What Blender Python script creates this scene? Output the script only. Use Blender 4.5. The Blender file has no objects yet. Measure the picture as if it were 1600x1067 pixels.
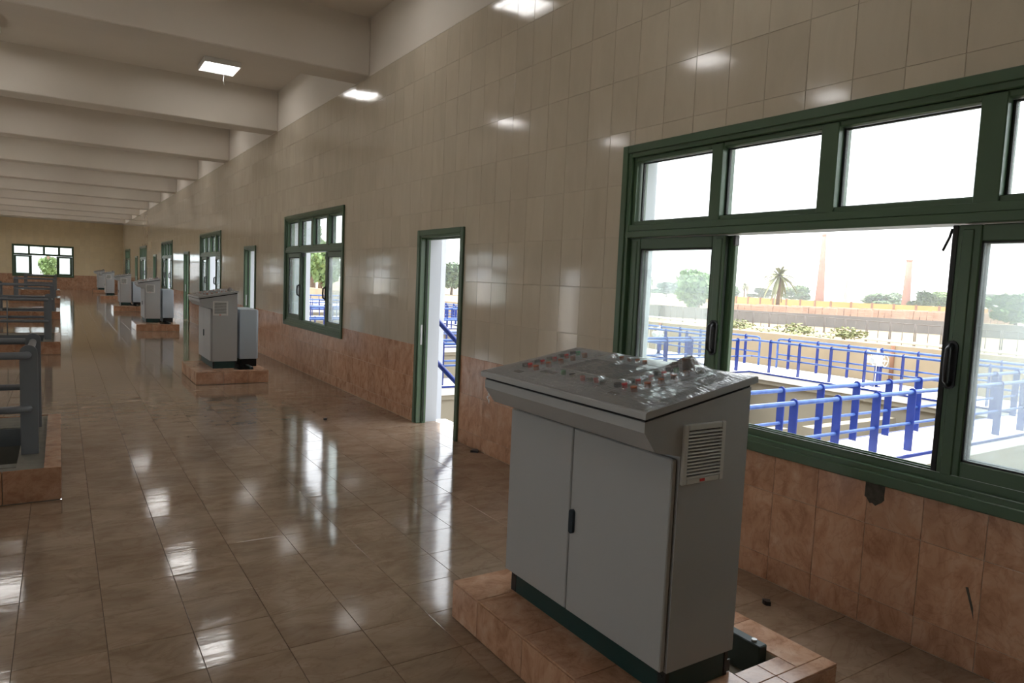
import bpy, math, random
from mathutils import Vector, Matrix

random.seed(7)
sc = bpy.context.scene
C = sc.collection

# ------------------------------------------------------------------ camera
YAW, PITCH, ROLL = 0.57618, 0.08445, 0.04276
CAM = Vector((0, 0, 1.65)); FPX = 1090.53
F0 = Vector((math.sin(YAW), math.cos(YAW), 0)); R0 = Vector((math.cos(YAW), -math.sin(YAW), 0)); U0 = Vector((0, 0, 1))
FW = F0*math.cos(PITCH) - U0*math.sin(PITCH); U1 = U0*math.cos(PITCH) + F0*math.sin(PITCH)
RT = R0*math.cos(ROLL) + U1*math.sin(ROLL); UP = U1*math.cos(ROLL) - R0*math.sin(ROLL)
cam = bpy.data.cameras.new('camera'); cam.sensor_width = 36; cam.lens = FPX*36/1600
cam.clip_start = 0.05; cam.clip_end = 3000
co = bpy.data.objects.new('camera', cam); C.objects.link(co)
co.matrix_world = Matrix(((RT.x, UP.x, -FW.x, CAM.x), (RT.y, UP.y, -FW.y, CAM.y), (RT.z, UP.z, -FW.z, CAM.z), (0, 0, 0, 1)))
sc.camera = co
def proj(p):
    d = Vector(p) - CAM; w = d.dot(FW)
    if w < 0.2: return None
    return 800 + FPX*d.dot(RT)/w, 533.5 - FPX*d.dot(UP)/w

# ------------------------------------------------------------------ world, sun, exposure
SKY = 2.2; TUBE = 11.5
w = bpy.data.worlds.new('hazy_sky'); sc.world = w; w.use_nodes = True
bg = w.node_tree.nodes['Background']; bg.inputs['Color'].default_value = (0.90, 0.95, 1.0, 1); bg.inputs['Strength'].default_value = SKY
sun = bpy.data.lights.new('sun', 'SUN'); sun.energy = 3.8; sun.angle = math.radians(1.5); sun.color = (1, 0.96, 0.88)
so = bpy.data.objects.new('sun', sun); C.objects.link(so)
so.rotation_euler = Vector((0.10, 0.22, 0.97)).to_track_quat('Z', 'Y').to_euler()
sc.view_settings.view_transform = 'Standard'; sc.view_settings.look = 'None'
sc.view_settings.exposure = 0.85; sc.view_settings.gamma = 1.0; sc.view_settings.use_curve_mapping = False

# ------------------------------------------------------------------ materials
def srgb(r, g, b):
    f = lambda c: (c/255/12.92) if c/255 <= 0.04045 else ((c/255+0.055)/1.055)**2.4
    return (f(r), f(g), f(b), 1)
def newmat(name):
    m = bpy.data.materials.new(name); m.use_nodes = True
    nt = m.node_tree; p = nt.nodes['Principled BSDF']
    return m, nt, p
def L(nt, a, b): nt.links.new(a, b)
def N(nt, t, **kw):
    n = nt.nodes.new(t)
    for k, v in kw.items(): setattr(n, k, v)
    return n
def ramp(nt, stops):
    r = N(nt, 'ShaderNodeValToRGB'); e = r.color_ramp.elements
    e[0].position, e[0].color = stops[0]; e[1].position, e[1].color = stops[-1]
    for p_, c_ in stops[1:-1]:
        q = e.new(p_); q.color = c_
    return r
def plain(name, col, rough=0.5, metal=0.0, var=0.06, scale=3.0, bump=0.0, spec=0.5, coat=0.0):
    """base colour with a faint cloudy variation and optional fine relief"""
    m, nt, p = newmat(name)
    g = N(nt, 'ShaderNodeNewGeometry'); nz = N(nt, 'ShaderNodeTexNoise')
    nz.inputs['Scale'].default_value = scale; nz.inputs['Detail'].default_value = 5
    L(nt, g.outputs['Position'], nz.inputs['Vector'])
    lo = tuple(c*(1-var) for c in col[:3])+(1,); hi = tuple(min(1, c*(1+var)) for c in col[:3])+(1,)
    r = ramp(nt, [(0.3, lo), (0.7, hi)]); L(nt, nz.outputs['Fac'], r.inputs['Fac']); L(nt, r.outputs['Color'], p.inputs['Base Color'])
    p.inputs['Roughness'].default_value = rough; p.inputs['Metallic'].default_value = metal
    p.inputs['Specular IOR Level'].default_value = spec; p.inputs['Coat Weight'].default_value = coat
    if bump:
        n2 = N(nt, 'ShaderNodeTexNoise'); n2.inputs['Scale'].default_value = scale*14; n2.inputs['Detail'].default_value = 4
        L(nt, g.outputs['Position'], n2.inputs['Vector'])
        b = N(nt, 'ShaderNodeBump'); b.inputs['Strength'].default_value = bump; b.inputs['Distance'].default_value = 0.01
        L(nt, n2.outputs['Fac'], b.inputs['Height']); L(nt, b.outputs['Normal'], p.inputs['Normal'])
    return m
def tilemat(name, stops, scale, rough, spec=0.5, stretch=(1, 1, 1), vein=None, specks=False, bump=0.0, value=0.08, bump_stretch=(1, 1, 1)):
    """marbled glazed tile: pattern offset and brightness vary from tile to tile"""
    m, nt, p = newmat(name)
    g = N(nt, 'ShaderNodeNewGeometry'); oi = N(nt, 'ShaderNodeObjectInfo')
    rnd = N(nt, 'ShaderNodeMath', operation='ADD'); L(nt, g.outputs['Random Per Island'], rnd.inputs[0]); L(nt, oi.outputs['Random'], rnd.inputs[1])
    fr = N(nt, 'ShaderNodeMath', operation='FRACT'); L(nt, rnd.outputs[0], fr.inputs[0])
    off = N(nt, 'ShaderNodeMath', operation='MULTIPLY'); off.inputs[1].default_value = 53; L(nt, fr.outputs[0], off.inputs[0])
    add = N(nt, 'ShaderNodeVectorMath', operation='ADD'); L(nt, g.outputs['Position'], add.inputs[0]); L(nt, off.outputs[0], add.inputs[1])
    st = N(nt, 'ShaderNodeVectorMath', operation='MULTIPLY'); st.inputs[1].default_value = stretch; L(nt, add.outputs[0], st.inputs[0])
    nz = N(nt, 'ShaderNodeTexNoise'); nz.inputs['Scale'].default_value = scale; nz.inputs['Detail'].default_value = 7
    nz.inputs['Roughness'].default_value = 0.62; nz.inputs['Distortion'].default_value = 0.7
    L(nt, st.outputs[0], nz.inputs['Vector'])
    r = ramp(nt, stops); L(nt, nz.outputs['Fac'], r.inputs['Fac']); col = r.outputs['Color']
    if vein:
        n2 = N(nt, 'ShaderNodeTexNoise'); n2.inputs['Scale'].default_value = scale*0.8; n2.inputs['Detail'].default_value = 5; n2.inputs['Distortion'].default_value = 2.2
        L(nt, st.outputs[0], n2.inputs['Vector'])
        s1 = N(nt, 'ShaderNodeMath', operation='SUBTRACT'); s1.inputs[1].default_value = 0.5; L(nt, n2.outputs['Fac'], s1.inputs[0])
        ab = N(nt, 'ShaderNodeMath', operation='ABSOLUTE'); L(nt, s1.outputs[0], ab.inputs[0])
        vr = ramp(nt, [(0.0, (1, 1, 1, 1)), (0.035, (0, 0, 0, 1))]); L(nt, ab.outputs[0], vr.inputs['Fac'])
        k = N(nt, 'ShaderNodeMath', operation='MULTIPLY'); k.inputs[1].default_value = vein[1]; L(nt, vr.outputs['Color'], k.inputs[0])
        mx = N(nt, 'ShaderNodeMix', data_type='RGBA'); L(nt, k.outputs[0], mx.inputs['Factor']); L(nt, col, mx.inputs['A']); mx.inputs['B'].default_value = vein[0]
        col = mx.outputs['Result']
    hv = N(nt, 'ShaderNodeHueSaturation'); mr = N(nt, 'ShaderNodeMapRange'); mr.inputs['To Min'].default_value = 1-value; mr.inputs['To Max'].default_value = 1+value
    L(nt, fr.outputs[0], mr.inputs['Value']); L(nt, mr.outputs[0], hv.inputs['Value']); L(nt, col, hv.inputs['Color']); col = hv.outputs['Color']
    if specks:
        sv = N(nt, 'ShaderNodeVectorMath', operation='MULTIPLY'); sv.inputs[1].default_value = (5, 5.0, 3.2); L(nt, g.outputs['Position'], sv.inputs[0])
        vo = N(nt, 'ShaderNodeTexVoronoi'); vo.inputs['Scale'].default_value = 2.2; L(nt, sv.outputs[0], vo.inputs['Vector'])
        lt = N(nt, 'ShaderNodeMath', operation='LESS_THAN'); lt.inputs[1].default_value = 0.10; L(nt, vo.outputs['Distance'], lt.inputs[0])
        sep = N(nt, 'ShaderNodeSeparateColor'); L(nt, vo.outputs['Color'], sep.inputs[0])
        sp = N(nt, 'ShaderNodeSeparateXYZ'); L(nt, g.outputs['Position'], sp.inputs[0])
        d1 = N(nt, 'ShaderNodeMath', operation='SUBTRACT'); d1.inputs[1].default_value = 7.3; L(nt, sp.outputs['Y'], d1.inputs[0])
        d2 = N(nt, 'ShaderNodeMath', operation='ABSOLUTE'); L(nt, d1.outputs[0], d2.inputs[0])
        pr = N(nt, 'ShaderNodeMapRange'); pr.inputs['From Min'].default_value = 0.3; pr.inputs['From Max'].default_value = 2.2; pr.inputs['To Min'].default_value = 0.30; pr.inputs['To Max'].default_value = 0.015
        L(nt, d2.outputs[0], pr.inputs['Value'])
        keep = N(nt, 'ShaderNodeMath', operation='LESS_THAN'); L(nt, sep.outputs[0], keep.inputs[0]); L(nt, pr.outputs[0], keep.inputs[1])
        mu = N(nt, 'ShaderNodeMath', operation='MULTIPLY'); L(nt, lt.outputs[0], mu.inputs[0]); L(nt, keep.outputs[0], mu.inputs[1])
        mx = N(nt, 'ShaderNodeMix', data_type='RGBA'); L(nt, mu.outputs[0], mx.inputs['Factor']); L(nt, col, mx.inputs['A']); mx.inputs['B'].default_value = srgb(50, 40, 32)
        col = mx.outputs['Result']
    L(nt, col, p.inputs['Base Color'])
    p.inputs['Roughness'].default_value = rough; p.inputs['Specular IOR Level'].default_value = spec
    if bump:
        n3 = N(nt, 'ShaderNodeTexNoise'); n3.inputs['Scale'].default_value = 5; n3.inputs['Detail'].default_value = 3
        bs = N(nt, 'ShaderNodeVectorMath', operation='MULTIPLY'); bs.inputs[1].default_value = bump_stretch; L(nt, g.outputs['Position'], bs.inputs[0]); L(nt, bs.outputs[0], n3.inputs['Vector'])
        b = N(nt, 'ShaderNodeBump'); b.inputs['Strength'].default_value = bump; b.inputs['Distance'].default_value = 0.01
        L(nt, n3.outputs['Fac'], b.inputs['Height']); L(nt, b.outputs['Normal'], p.inputs['Normal'])
    return m
def front_fresnel(nt, ior):
    fr = N(nt, 'ShaderNodeFresnel'); fr.inputs['IOR'].default_value = ior; g = N(nt, 'ShaderNodeNewGeometry')
    inv = N(nt, 'ShaderNodeMath', operation='SUBTRACT'); inv.inputs[0].default_value = 1.0; L(nt, g.outputs['Backfacing'], inv.inputs[1])
    mu = N(nt, 'ShaderNodeMath', operation='MULTIPLY'); L(nt, fr.outputs[0], mu.inputs[0]); L(nt, inv.outputs[0], mu.inputs[1])
    return mu
def glassmat(name, dust, tint=(0.93, 0.96, 0.95, 1)):
    m, nt, p = newmat(name); nt.nodes.remove(p); out = nt.nodes['Material Output']
    tr = N(nt, 'ShaderNodeBsdfTransparent'); tr.inputs['Color'].default_value = tint
    gl = N(nt, 'ShaderNodeBsdfGlossy'); gl.inputs['Roughness'].default_value = 0.02
    fr = front_fresnel(nt, 1.45)
    mx = N(nt, 'ShaderNodeMixShader'); L(nt, fr.outputs[0], mx.inputs[0]); L(nt, tr.outputs[0], mx.inputs[1]); L(nt, gl.outputs[0], mx.inputs[2])
    tl = N(nt, 'ShaderNodeBsdfTranslucent'); tl.inputs['Color'].default_value = (0.9, 0.92, 0.95, 1)
    g = N(nt, 'ShaderNodeNewGeometry'); nz = N(nt, 'ShaderNodeTexNoise'); nz.inputs['Scale'].default_value = 2.5; nz.inputs['Detail'].default_value = 6; L(nt, g.outputs['Position'], nz.inputs['Vector'])
    mr = N(nt, 'ShaderNodeMapRange'); mr.inputs['From Min'].default_value = 0.3; mr.inputs['From Max'].default_value = 0.75; mr.inputs['To Min'].default_value = dust*0.5; mr.inputs['To Max'].default_value = dust*1.5; L(nt, nz.outputs['Fac'], mr.inputs['Value'])
    m2 = N(nt, 'ShaderNodeMixShader'); L(nt, mr.outputs[0], m2.inputs[0]); L(nt, mx.outputs[0], m2.inputs[1]); L(nt, tl.outputs[0], m2.inputs[2])
    L(nt, m2.outputs[0], out.inputs['Surface'])
    return m
def emit(name, col, s):
    m, nt, p = newmat(name); p.inputs['Base Color'].default_value = (0.8, 0.8, 0.8, 1)
    p.inputs['Emission Color'].default_value = col; p.inputs['Emission Strength'].default_value = s
    return m

M = {}
M['cream'] = tilemat('cream_glazed_tile', [(0.25, srgb(192, 180, 160)), (0.55, srgb(200, 188, 168)), (0.8, srgb(205, 194, 175))], 3.0, 0.09, 0.5, stretch=(1, 1.6, 0.5), specks=True, bump=0.012, value=0.035)
M['far_cream'] = tilemat('yellowish_end_wall_tile', [(0.25, srgb(228, 208, 170)), (0.8, srgb(236, 218, 184))], 3.0, 0.3, 0.4, value=0.03)  # yellowish tile; the far end's stronger light is put into the colour
M['dado'] = tilemat('orange_marble_tile', [(0.3, srgb(164, 118, 90)), (0.5, srgb(197, 152, 122)), (0.72, srgb(212, 174, 147))], 7.0, 0.16, 0.5, stretch=(1, 1.2, 0.8), vein=(srgb(136, 80, 52), 0.22), bump=0.015, value=0.06)
M['kerb'] = tilemat('brown_kerb_tile', [(0.3, srgb(138, 98, 74)), (0.5, srgb(168, 126, 98)), (0.72, srgb(184, 146, 120))], 7.0, 0.18, 0.5, vein=(srgb(112, 70, 48), 0.22), value=0.06)  # dado tile darkened; the near end's shade is put into the colour
M['floor_tile'] = tilemat('tan_marble_floor_tile', [(0.25, srgb(128, 104, 84)), (0.5, srgb(150, 128, 107)), (0.75, srgb(167, 145, 126))], 4.0, 0.085, 0.6, stretch=(0.8, 1.4, 1), vein=(srgb(122, 88, 66), 0.28), bump=0.07, bump_stretch=(0.6, 2.6, 1), value=0.05)
M['grout'] = plain('pale_grout', srgb(198, 186, 168), 0.9, var=0.12, scale=6)
M['grout_dark'] = plain('dirty_floor_grout', srgb(70, 54, 42), 0.9, var=0.3, scale=3)
M['plaster'] = plain('white_ceiling_plaster', srgb(222, 213, 201), 0.85, var=0.03, scale=0.8, bump=0.05)
M['white_wall'] = plain('white_exterior_render', srgb(186, 189, 194), 0.9, var=0.03, scale=1.0)
M['green'] = plain('green_painted_aluminium', srgb(70, 94, 68), 0.32, var=0.06, scale=2.0, spec=0.5)
M['black'] = plain('black_plastic', srgb(22, 22, 24), 0.4, var=0.1)
M['rubber'] = plain('black_rubber_seal', srgb(20, 22, 20), 0.6, var=0.1)
M['alu'] = plain('bare_aluminium_track', srgb(190, 195, 192), 0.35, metal=0.8, var=0.05)
M['glass'] = glassmat('window_glass', 0.05)
M['glass_dusty'] = glassmat('dusty_window_glass', 0.13)
M['cab'] = plain('light_grey_powder_coat', srgb(172, 172, 171), 0.45, var=0.02, scale=1.5, bump=0.02)
M['cab_blue'] = plain('blue_grey_powder_coat', srgb(168, 176, 182), 0.45, var=0.02, scale=1.5)  # grey coat with the blue window light put into its colour
M['gap'] = plain('shadow_gap_gasket', srgb(24, 24, 24), 0.8, var=0.1)  # near-black fill; shade in seams and behind slats is put into the colour
M['base_green'] = plain('dark_teal_base_paint', srgb(16, 54, 52), 0.45, var=0.06)
M['vent'] = plain('grey_vent_plastic', srgb(206, 204, 198), 0.5, var=0.03)
M['handle_navy'] = plain('dark_navy_handle', srgb(20, 38, 50), 0.35, var=0.1)
M['steel_dark'] = plain('dark_green_steel', srgb(46, 56, 54), 0.4, metal=0.3, var=0.1)
M['bolt'] = plain('zinc_bolt', srgb(170, 170, 168), 0.3, metal=0.9, var=0.05)
M['red'] = plain('red_button', srgb(214, 60, 56), 0.35, var=0.05); M['grn'] = plain('green_button', srgb(30, 160, 100), 0.35, var=0.05)
M['orange'] = plain('orange_selector', srgb(168, 84, 40), 0.4, var=0.05); M['brown'] = plain('brown_knob', srgb(110, 70, 48), 0.5, var=0.1)
M['plate'] = plain('dark_label_plate', srgb(96, 98, 102), 0.45, var=0.15, scale=12)
M['railgrey'] = plain('grey_painted_steel', srgb(104, 108, 112), 0.42, var=0.05, scale=4)
M['concrete'] = plain('grey_cement', srgb(120, 116, 106), 0.9, var=0.15, scale=8, bump=0.3)
M['pit'] = plain('dark_pit_concrete', srgb(60, 52, 46), 0.95, var=0.2, scale=2)  # concrete darkened; the unlit shaft's shade is put into the colour
M['blue'] = plain('blue_painted_steel', srgb(18, 42, 116), 0.4, var=0.10, scale=6)
M['blue_pipe'] = plain('sun_faded_blue_pipe', srgb(62, 90, 150), 0.4, var=0.22, scale=7)  # paler than the posts: chalky dust, plus sun highlights put into the colour
M['walk'] = plain('white_concrete_walkway', srgb(214, 210, 204), 0.9, var=0.05, scale=1.2, bump=0.1)
M['basin'] = plain('cream_basin_render', srgb(140, 132, 116), 0.9, var=0.08, scale=0.6, bump=0.1)
M['tan'] = plain('tan_basin_wall', srgb(168, 149, 122), 0.9, var=0.10, scale=0.5)
M['sand'] = plain('pale_dry_ground', srgb(148, 131, 104), 0.95, var=0.2, scale=0.08)
M['weed'] = plain('dry_weed_leaves', srgb(122, 126, 84), 0.8, var=0.3, scale=0.6)
M['fence'] = plain('weathered_fence_steel', srgb(104, 96, 90), 0.6, var=0.15); M['pipe'] = plain('white_pipe', srgb(220, 216, 206), 0.5, var=0.05)
M['greywall'] = plain('grey_block_wall', srgb(116, 111, 107), 0.9, var=0.12, scale=0.5)
M['yellow'] = plain('yellow_wall_panel', srgb(192, 146, 84), 0.85, var=0.06, scale=0.2); M['brownpost'] = plain('brown_wall_post', srgb(136, 98, 74), 0.85, var=0.1)
M['brick'] = plain('pinkish_clay_brick', srgb(172, 140, 120), 0.9, var=0.15, scale=0.6); M['chim'] = plain('red_brick_chimney', srgb(160, 112, 94), 0.9, var=0.12, scale=0.3)
M['leaf'] = plain('green_leaves', srgb(108, 132, 78), 0.6, var=0.3, scale=0.6); M['leaf2'] = plain('dark_green_leaves', srgb(92, 116, 78), 0.6, var=0.3, scale=0.6)
M['palm'] = plain('palm_fronds', srgb(116, 118, 84), 0.6, var=0.25, scale=0.8); M['trunk'] = plain('tree_trunk', srgb(104, 84, 66), 0.9, var=0.2)
M['actuator'] = plain('pale_grey_actuator', srgb(196, 196, 190), 0.45, var=0.08)
M['white'] = plain('white_enamel', srgb(232, 232, 230), 0.4, var=0.02)
M['tube'] = emit('lit_fluorescent_tube', (1.0, 0.98, 0.96, 1), TUBE)
M['film'] = None
def filmmat():
    m, nt, p = newmat('clear_plastic_film'); nt.nodes.remove(p); out = nt.nodes['Material Output']
    tr = N(nt, 'ShaderNodeBsdfTransparent'); tr.inputs['Color'].default_value = (0.95, 0.95, 0.95, 1)
    gl = N(nt, 'ShaderNodeBsdfGlossy'); gl.inputs['Roughness'].default_value = 0.07
    df = N(nt, 'ShaderNodeBsdfDiffuse'); df.inputs['Color'].default_value = (0.80, 0.84, 0.90, 1)  # milky film haze; the sky's bluish reflection is put into its colour
    fr = N(nt, 'ShaderNodeFresnel'); fr.inputs['IOR'].default_value = 1.9
    g = N(nt, 'ShaderNodeNewGeometry'); sm = N(nt, 'ShaderNodeVectorMath', operation='MULTIPLY'); sm.inputs[1].default_value = (95, 13, 20); L(nt, g.outputs['Position'], sm.inputs[0])
    nz = N(nt, 'ShaderNodeTexNoise'); nz.inputs['Scale'].default_value = 1.0; nz.inputs['Detail'].default_value = 3; nz.inputs['Distortion'].default_value = 0.8; L(nt, sm.outputs[0], nz.inputs['Vector'])
    bp = N(nt, 'ShaderNodeBump'); bp.inputs['Strength'].default_value = 0.55; bp.inputs['Distance'].default_value = 0.012; L(nt, nz.outputs['Fac'], bp.inputs['Height'])
    L(nt, bp.outputs['Normal'], gl.inputs['Normal']); L(nt, bp.outputs['Normal'], fr.inputs['Normal'])
    mx = N(nt, 'ShaderNodeMixShader'); L(nt, fr.outputs[0], mx.inputs[0]); L(nt, tr.outputs[0], mx.inputs[1]); L(nt, gl.outputs[0], mx.inputs[2])
    m2 = N(nt, 'ShaderNodeMixShader'); m2.inputs[0].default_value = 0.13; L(nt, mx.outputs[0], m2.inputs[1]); L(nt, df.outputs[0], m2.inputs[2])
    L(nt, m2.outputs[0], out.inputs['Surface'])
    return m
M['film'] = filmmat()

# ------------------------------------------------------------------ mesh helpers
def worldloc(o):
    v = Vector((0, 0, 0))
    while o: v += o.location; o = o.parent
    return v
class MB:
    def __init__(s): s.v = []; s.f = []; s.sm = []
    def quad(s, a, b, c, d):
        n = len(s.v); s.v += [a, b, c, d]; s.f.append((n, n+1, n+2, n+3)); s.sm.append(False); return s
    def box(s, x0, x1, y0, y1, z0, z1):
        x0, x1 = sorted((x0, x1)); y0, y1 = sorted((y0, y1)); z0, z1 = sorted((z0, z1))
        n = len(s.v)
        s.v += [(x0, y0, z0), (x1, y0, z0), (x1, y1, z0), (x0, y1, z0), (x0, y0, z1), (x1, y0, z1), (x1, y1, z1), (x0, y1, z1)]
        for q in ((0, 3, 2, 1), (4, 5, 6, 7), (0, 1, 5, 4), (1, 2, 6, 5), (2, 3, 7, 6), (3, 0, 4, 7)):
            s.f.append(tuple(n+i for i in q)); s.sm.append(False)
        return s
    def cbox(s, x0, x1, y0, y1, z0, z1, b):
        """box with bevelled edges (convex hull of inset faces)"""
        x0, x1 = sorted((x0, x1)); y0, y1 = sorted((y0, y1)); z0, z1 = sorted((z0, z1))
        b = min(b, (x1-x0)*0.45, (y1-y0)*0.45, (z1-z0)*0.45)
        n = len(s.v); idx = {}
        for sx in (0, 1):
            for sy in (0, 1):
                for sz in (0, 1):
                    X = (x0, x1)[sx]; Y = (y0, y1)[sy]; Z = (z0, z1)[sz]; dx = b*(1-2*sx); dy = b*(1-2*sy); dz = b*(1-2*sz)
                    for ax, p in enumerate(((X, Y+dy, Z+dz), (X+dx, Y, Z+dz), (X+dx, Y+dy, Z))):
                        idx[(sx, sy, sz, ax)] = len(s.v); s.v.append(p)
        def add(keys, want):
            ids = [idx[k] for k in keys]; P = [Vector(s.v[i]) for i in ids]
            nn = (P[1]-P[0]).cross(P[2]-P[1])
            if nn.dot(Vector(want)) < 0: ids.reverse()
            s.f.append(tuple(ids)); s.sm.append(False)
        for ax in range(3):
            o1, o2 = [a for a in range(3) if a != ax]
            for sd in (0, 1):
                ks = []
                for a, c in ((0, 0), (1, 0), (1, 1), (0, 1)):
                    k = [0, 0, 0]; k[ax] = sd; k[o1] = a; k[o2] = c; ks.append((*k, ax))
                wn = [0, 0, 0]; wn[ax] = 1 if sd else -1; add(ks, wn)
        for ax in range(3):
            o1, o2 = [a for a in range(3) if a != ax]
            for a in (0, 1):
                for c in (0, 1):
                    def kk(e, side):
                        k = [0, 0, 0]; k[ax] = e; k[o1] = a; k[o2] = c; return (*k, side)
                    wn = [0, 0, 0]; wn[o1] = 1 if a else -1; wn[o2] = 1 if c else -1
                    add([kk(0, o1), kk(1, o1), kk(1, o2), kk(0, o2)], wn)
        for sx in (0, 1):
            for sy in (0, 1):
                for sz in (0, 1):
                    add([(sx, sy, sz, 0), (sx, sy, sz, 1), (sx, sy, sz, 2)], (2*sx-1, 2*sy-1, 2*sz-1))
        return s
    def tube(s, pts, r, n=8, caps=True, r1=None):
        pts = [Vector(p) for p in pts]; base = len(s.v); m = len(pts); prev = None
        for i, p in enumerate(pts):
            t = (pts[min(i+1, m-1)] - pts[max(i-1, 0)]).normalized()
            if prev is None:
                a = Vector((0, 0, 1)) if abs(t.z) < 0.9 else Vector((1, 0, 0)); u = t.cross(a).normalized()
            else:
                u = (prev - t*prev.dot(t)).normalized()
            prev = u; v = t.cross(u); rr = r if r1 is None else r + (r1-r)*i/(m-1)
            for k in range(n):
                a = 2*math.pi*k/n; s.v.append(tuple(p + (u*math.cos(a)+v*math.sin(a))*rr))
        for i in range(m-1):
            for k in range(n):
                a = base+i*n+k; b = base+i*n+(k+1) % n
                s.f.append((a, b, b+n, a+n)); s.sm.append(True)
        if caps:
            s.f.append(tuple(base+k for k in reversed(range(n)))); s.sm.append(False)
            s.f.append(tuple(base+(m-1)*n+k for k in range(n))); s.sm.append(False)
        return s
    def prism(s, poly, ax, a0, a1):
        """polygon in the plane normal to axis ax, extruded a0..a1 (poly coordinates in the two other axes, in order)"""
        o = [a for a in range(3) if a != ax]; n = len(poly); base = len(s.v)
        for a in (a0, a1):
            for (p, q) in poly:
                v = [0, 0, 0]; v[ax] = a; v[o[0]] = p; v[o[1]] = q; s.v.append(tuple(v))
        area = sum(poly[i][0]*poly[(i+1) % n][1]-poly[(i+1) % n][0]*poly[i][1] for i in range(n))
        pos = (area > 0) == (ax != 1); 
        lo = list(range(base, base+n)); hi = list(range(base+n, base+2*n))
        if (a1 < a0): lo, hi = hi, lo
        if not pos: lo.reverse(); hi.reverse()
        s.f.append(tuple(reversed(lo))); s.f.append(tuple(hi)); s.sm += [False, False]
        for i in range(n):
            j = (i+1) % n; s.f.append((lo[i], lo[j], hi[j], hi[i])); s.sm.append(False)
        return s
    def mesh(s, name, mat, off=Vector((0, 0, 0))):
        me = bpy.data.meshes.new(name)
        me.from_pydata([(a-off.x, b-off.y, c-off.z) for a, b, c in s.v], [], s.f)
        me.polygons.foreach_set('use_smooth', s.sm); me.materials.append(mat); me.update()
        return me
    def build(s, name, mat, parent=None, local=False):
        off = Vector((0, 0, 0)) if (local or parent is None) else worldloc(parent)
        o = bpy.data.objects.new(name, s.mesh(name, M[mat] if isinstance(mat, str) else mat, off)); C.objects.link(o)
        if parent: o.parent = parent
        return o
def tag(o, label=None, cat=None, group=None, kind=None):
    if label: o['label'] = label
    if cat: o['category'] = cat
    if group: o['group'] = group
    if kind: o['kind'] = kind
    return o
def empty(name, loc, rz=0):
    o = bpy.data.objects.new(name, None); C.objects.link(o); o.location = loc; o.rotation_euler = (0, 0, rz); o.empty_display_size = 0.2
    return o
def copy_tree(o, parent=None):
    c = o.copy(); C.objects.link(c)
    if parent: c.parent = parent; c.matrix_parent_inverse = Matrix()
    for ch in [x for x in o.children]: copy_tree(ch, c)
    return c
def subtract(rects, h):
    out = []
    for (a0, a1, b0, b1) in rects:
        x0, x1, y0, y1 = max(a0, h[0]), min(a1, h[1]), max(b0, h[2]), min(b1, h[3])
        if x0 >= x1 or y0 >= y1: out.append((a0, a1, b0, b1)); continue
        if a0 < x0: out.append((a0, x0, b0, b1))
        if x1 < a1: out.append((x1, a1, b0, b1))
        if b0 < y0: out.append((x0, x1, b0, y0))
        if y1 < b1: out.append((x0, x1, y1, b1))
    return [r for r in out if r[1]-r[0] > 0.012 and r[3]-r[2] > 0.012]
def tile_geo(mb, a0, a1, b0, b1, fn, t=0.008, bev=0.0012, gap=0.0011):
    """one tile: bevelled face at height t over the plane; fn maps (a, b, height) to 3D"""
    a0 += gap; a1 -= gap; b0 += gap; b1 -= gap; n = len(mb.v)
    for (i, h) in ((0, 0.0), (0, t-bev), (bev, t)):
        mb.v += [fn(a0+i, b0+i, h), fn(a1-i, b0+i, h), fn(a1-i, b1-i, h), fn(a0+i, b1-i, h)]
    for l in (0, 4):
        for k in range(4):
            mb.f.append((n+l+k, n+l+(k+1) % 4, n+l+4+(k+1) % 4, n+l+4+k)); mb.sm.append(False)
    mb.f.append((n+8, n+9, n+10, n+11)); mb.sm.append(False)
def lay_tiles(parent, cells, holes, fn, mat, name, limit, axis_euler, jitter=0.0, t=0.0032, mapper=None):
    """cells: (a0,a1,b0,b1). The `limit` cells that show largest become parts, the rest one stuff part."""
    items = []
    for c in cells:
        rs = [c]
        for h in holes: rs = subtract(rs, h)
        for r in rs:
            P = [proj(fn(r[i], r[j], t)) for i, j in ((0, 2), (1, 2), (1, 3), (0, 3))]
            ar = 0
            if all(P):
                cx = sum(p[0] for p in P)/4; cy = sum(p[1] for p in P)/4
                if -60 < cx < 1660 and -60 < cy < 1127:
                    ar = abs(sum(P[i][0]*P[(i+1) % 4][1]-P[(i+1) % 4][0]*P[i][1] for i in range(4)))/2
            items.append((ar, r))
    items.sort(key=lambda q: -q[0])
    shared = {}
    off = worldloc(parent)
    for ar, r in items[:limit]:
        if ar <= 0: break
        w_, h_ = round(r[1]-r[0], 4), round(r[3]-r[2], 4); key = (w_, h_)
        if key not in shared:
            mb = MB(); tile_geo(mb, -w_/2, w_/2, -h_/2, h_/2, lambda a, b, z: (a, b, z), t=t); shared[key] = mb.mesh(name, M[mat])
        o = bpy.data.objects.new(name, shared[key]); C.objects.link(o); o.parent = parent
        mtx = axis_euler.to_4x4() @ Matrix.Rotation(random.gauss(0, jitter), 4, 'X') @ Matrix.Rotation(random.gauss(0, jitter), 4, 'Y')
        o.matrix_local = Matrix.Translation(Vector(fn((r[0]+r[1])/2, (r[2]+r[3])/2, 0)) - off) @ mtx
    rest = MB()
    lim = [r for ar, r in items[:limit] if ar > 0]
    for ar, r in items[len(lim):]:
        ja, jb = random.gauss(0, jitter), random.gauss(0, jitter); ca, cb = (r[0]+r[1])/2, (r[2]+r[3])/2
        tile_geo(rest, *r, lambda a, b, z: fn(a, b, z + (ja*(a-ca)+jb*(b-cb) if z > 0 else 0)), t=t)
    if rest.v: tag(rest.build(name+'_field', mat, parent), kind='stuff')

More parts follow.
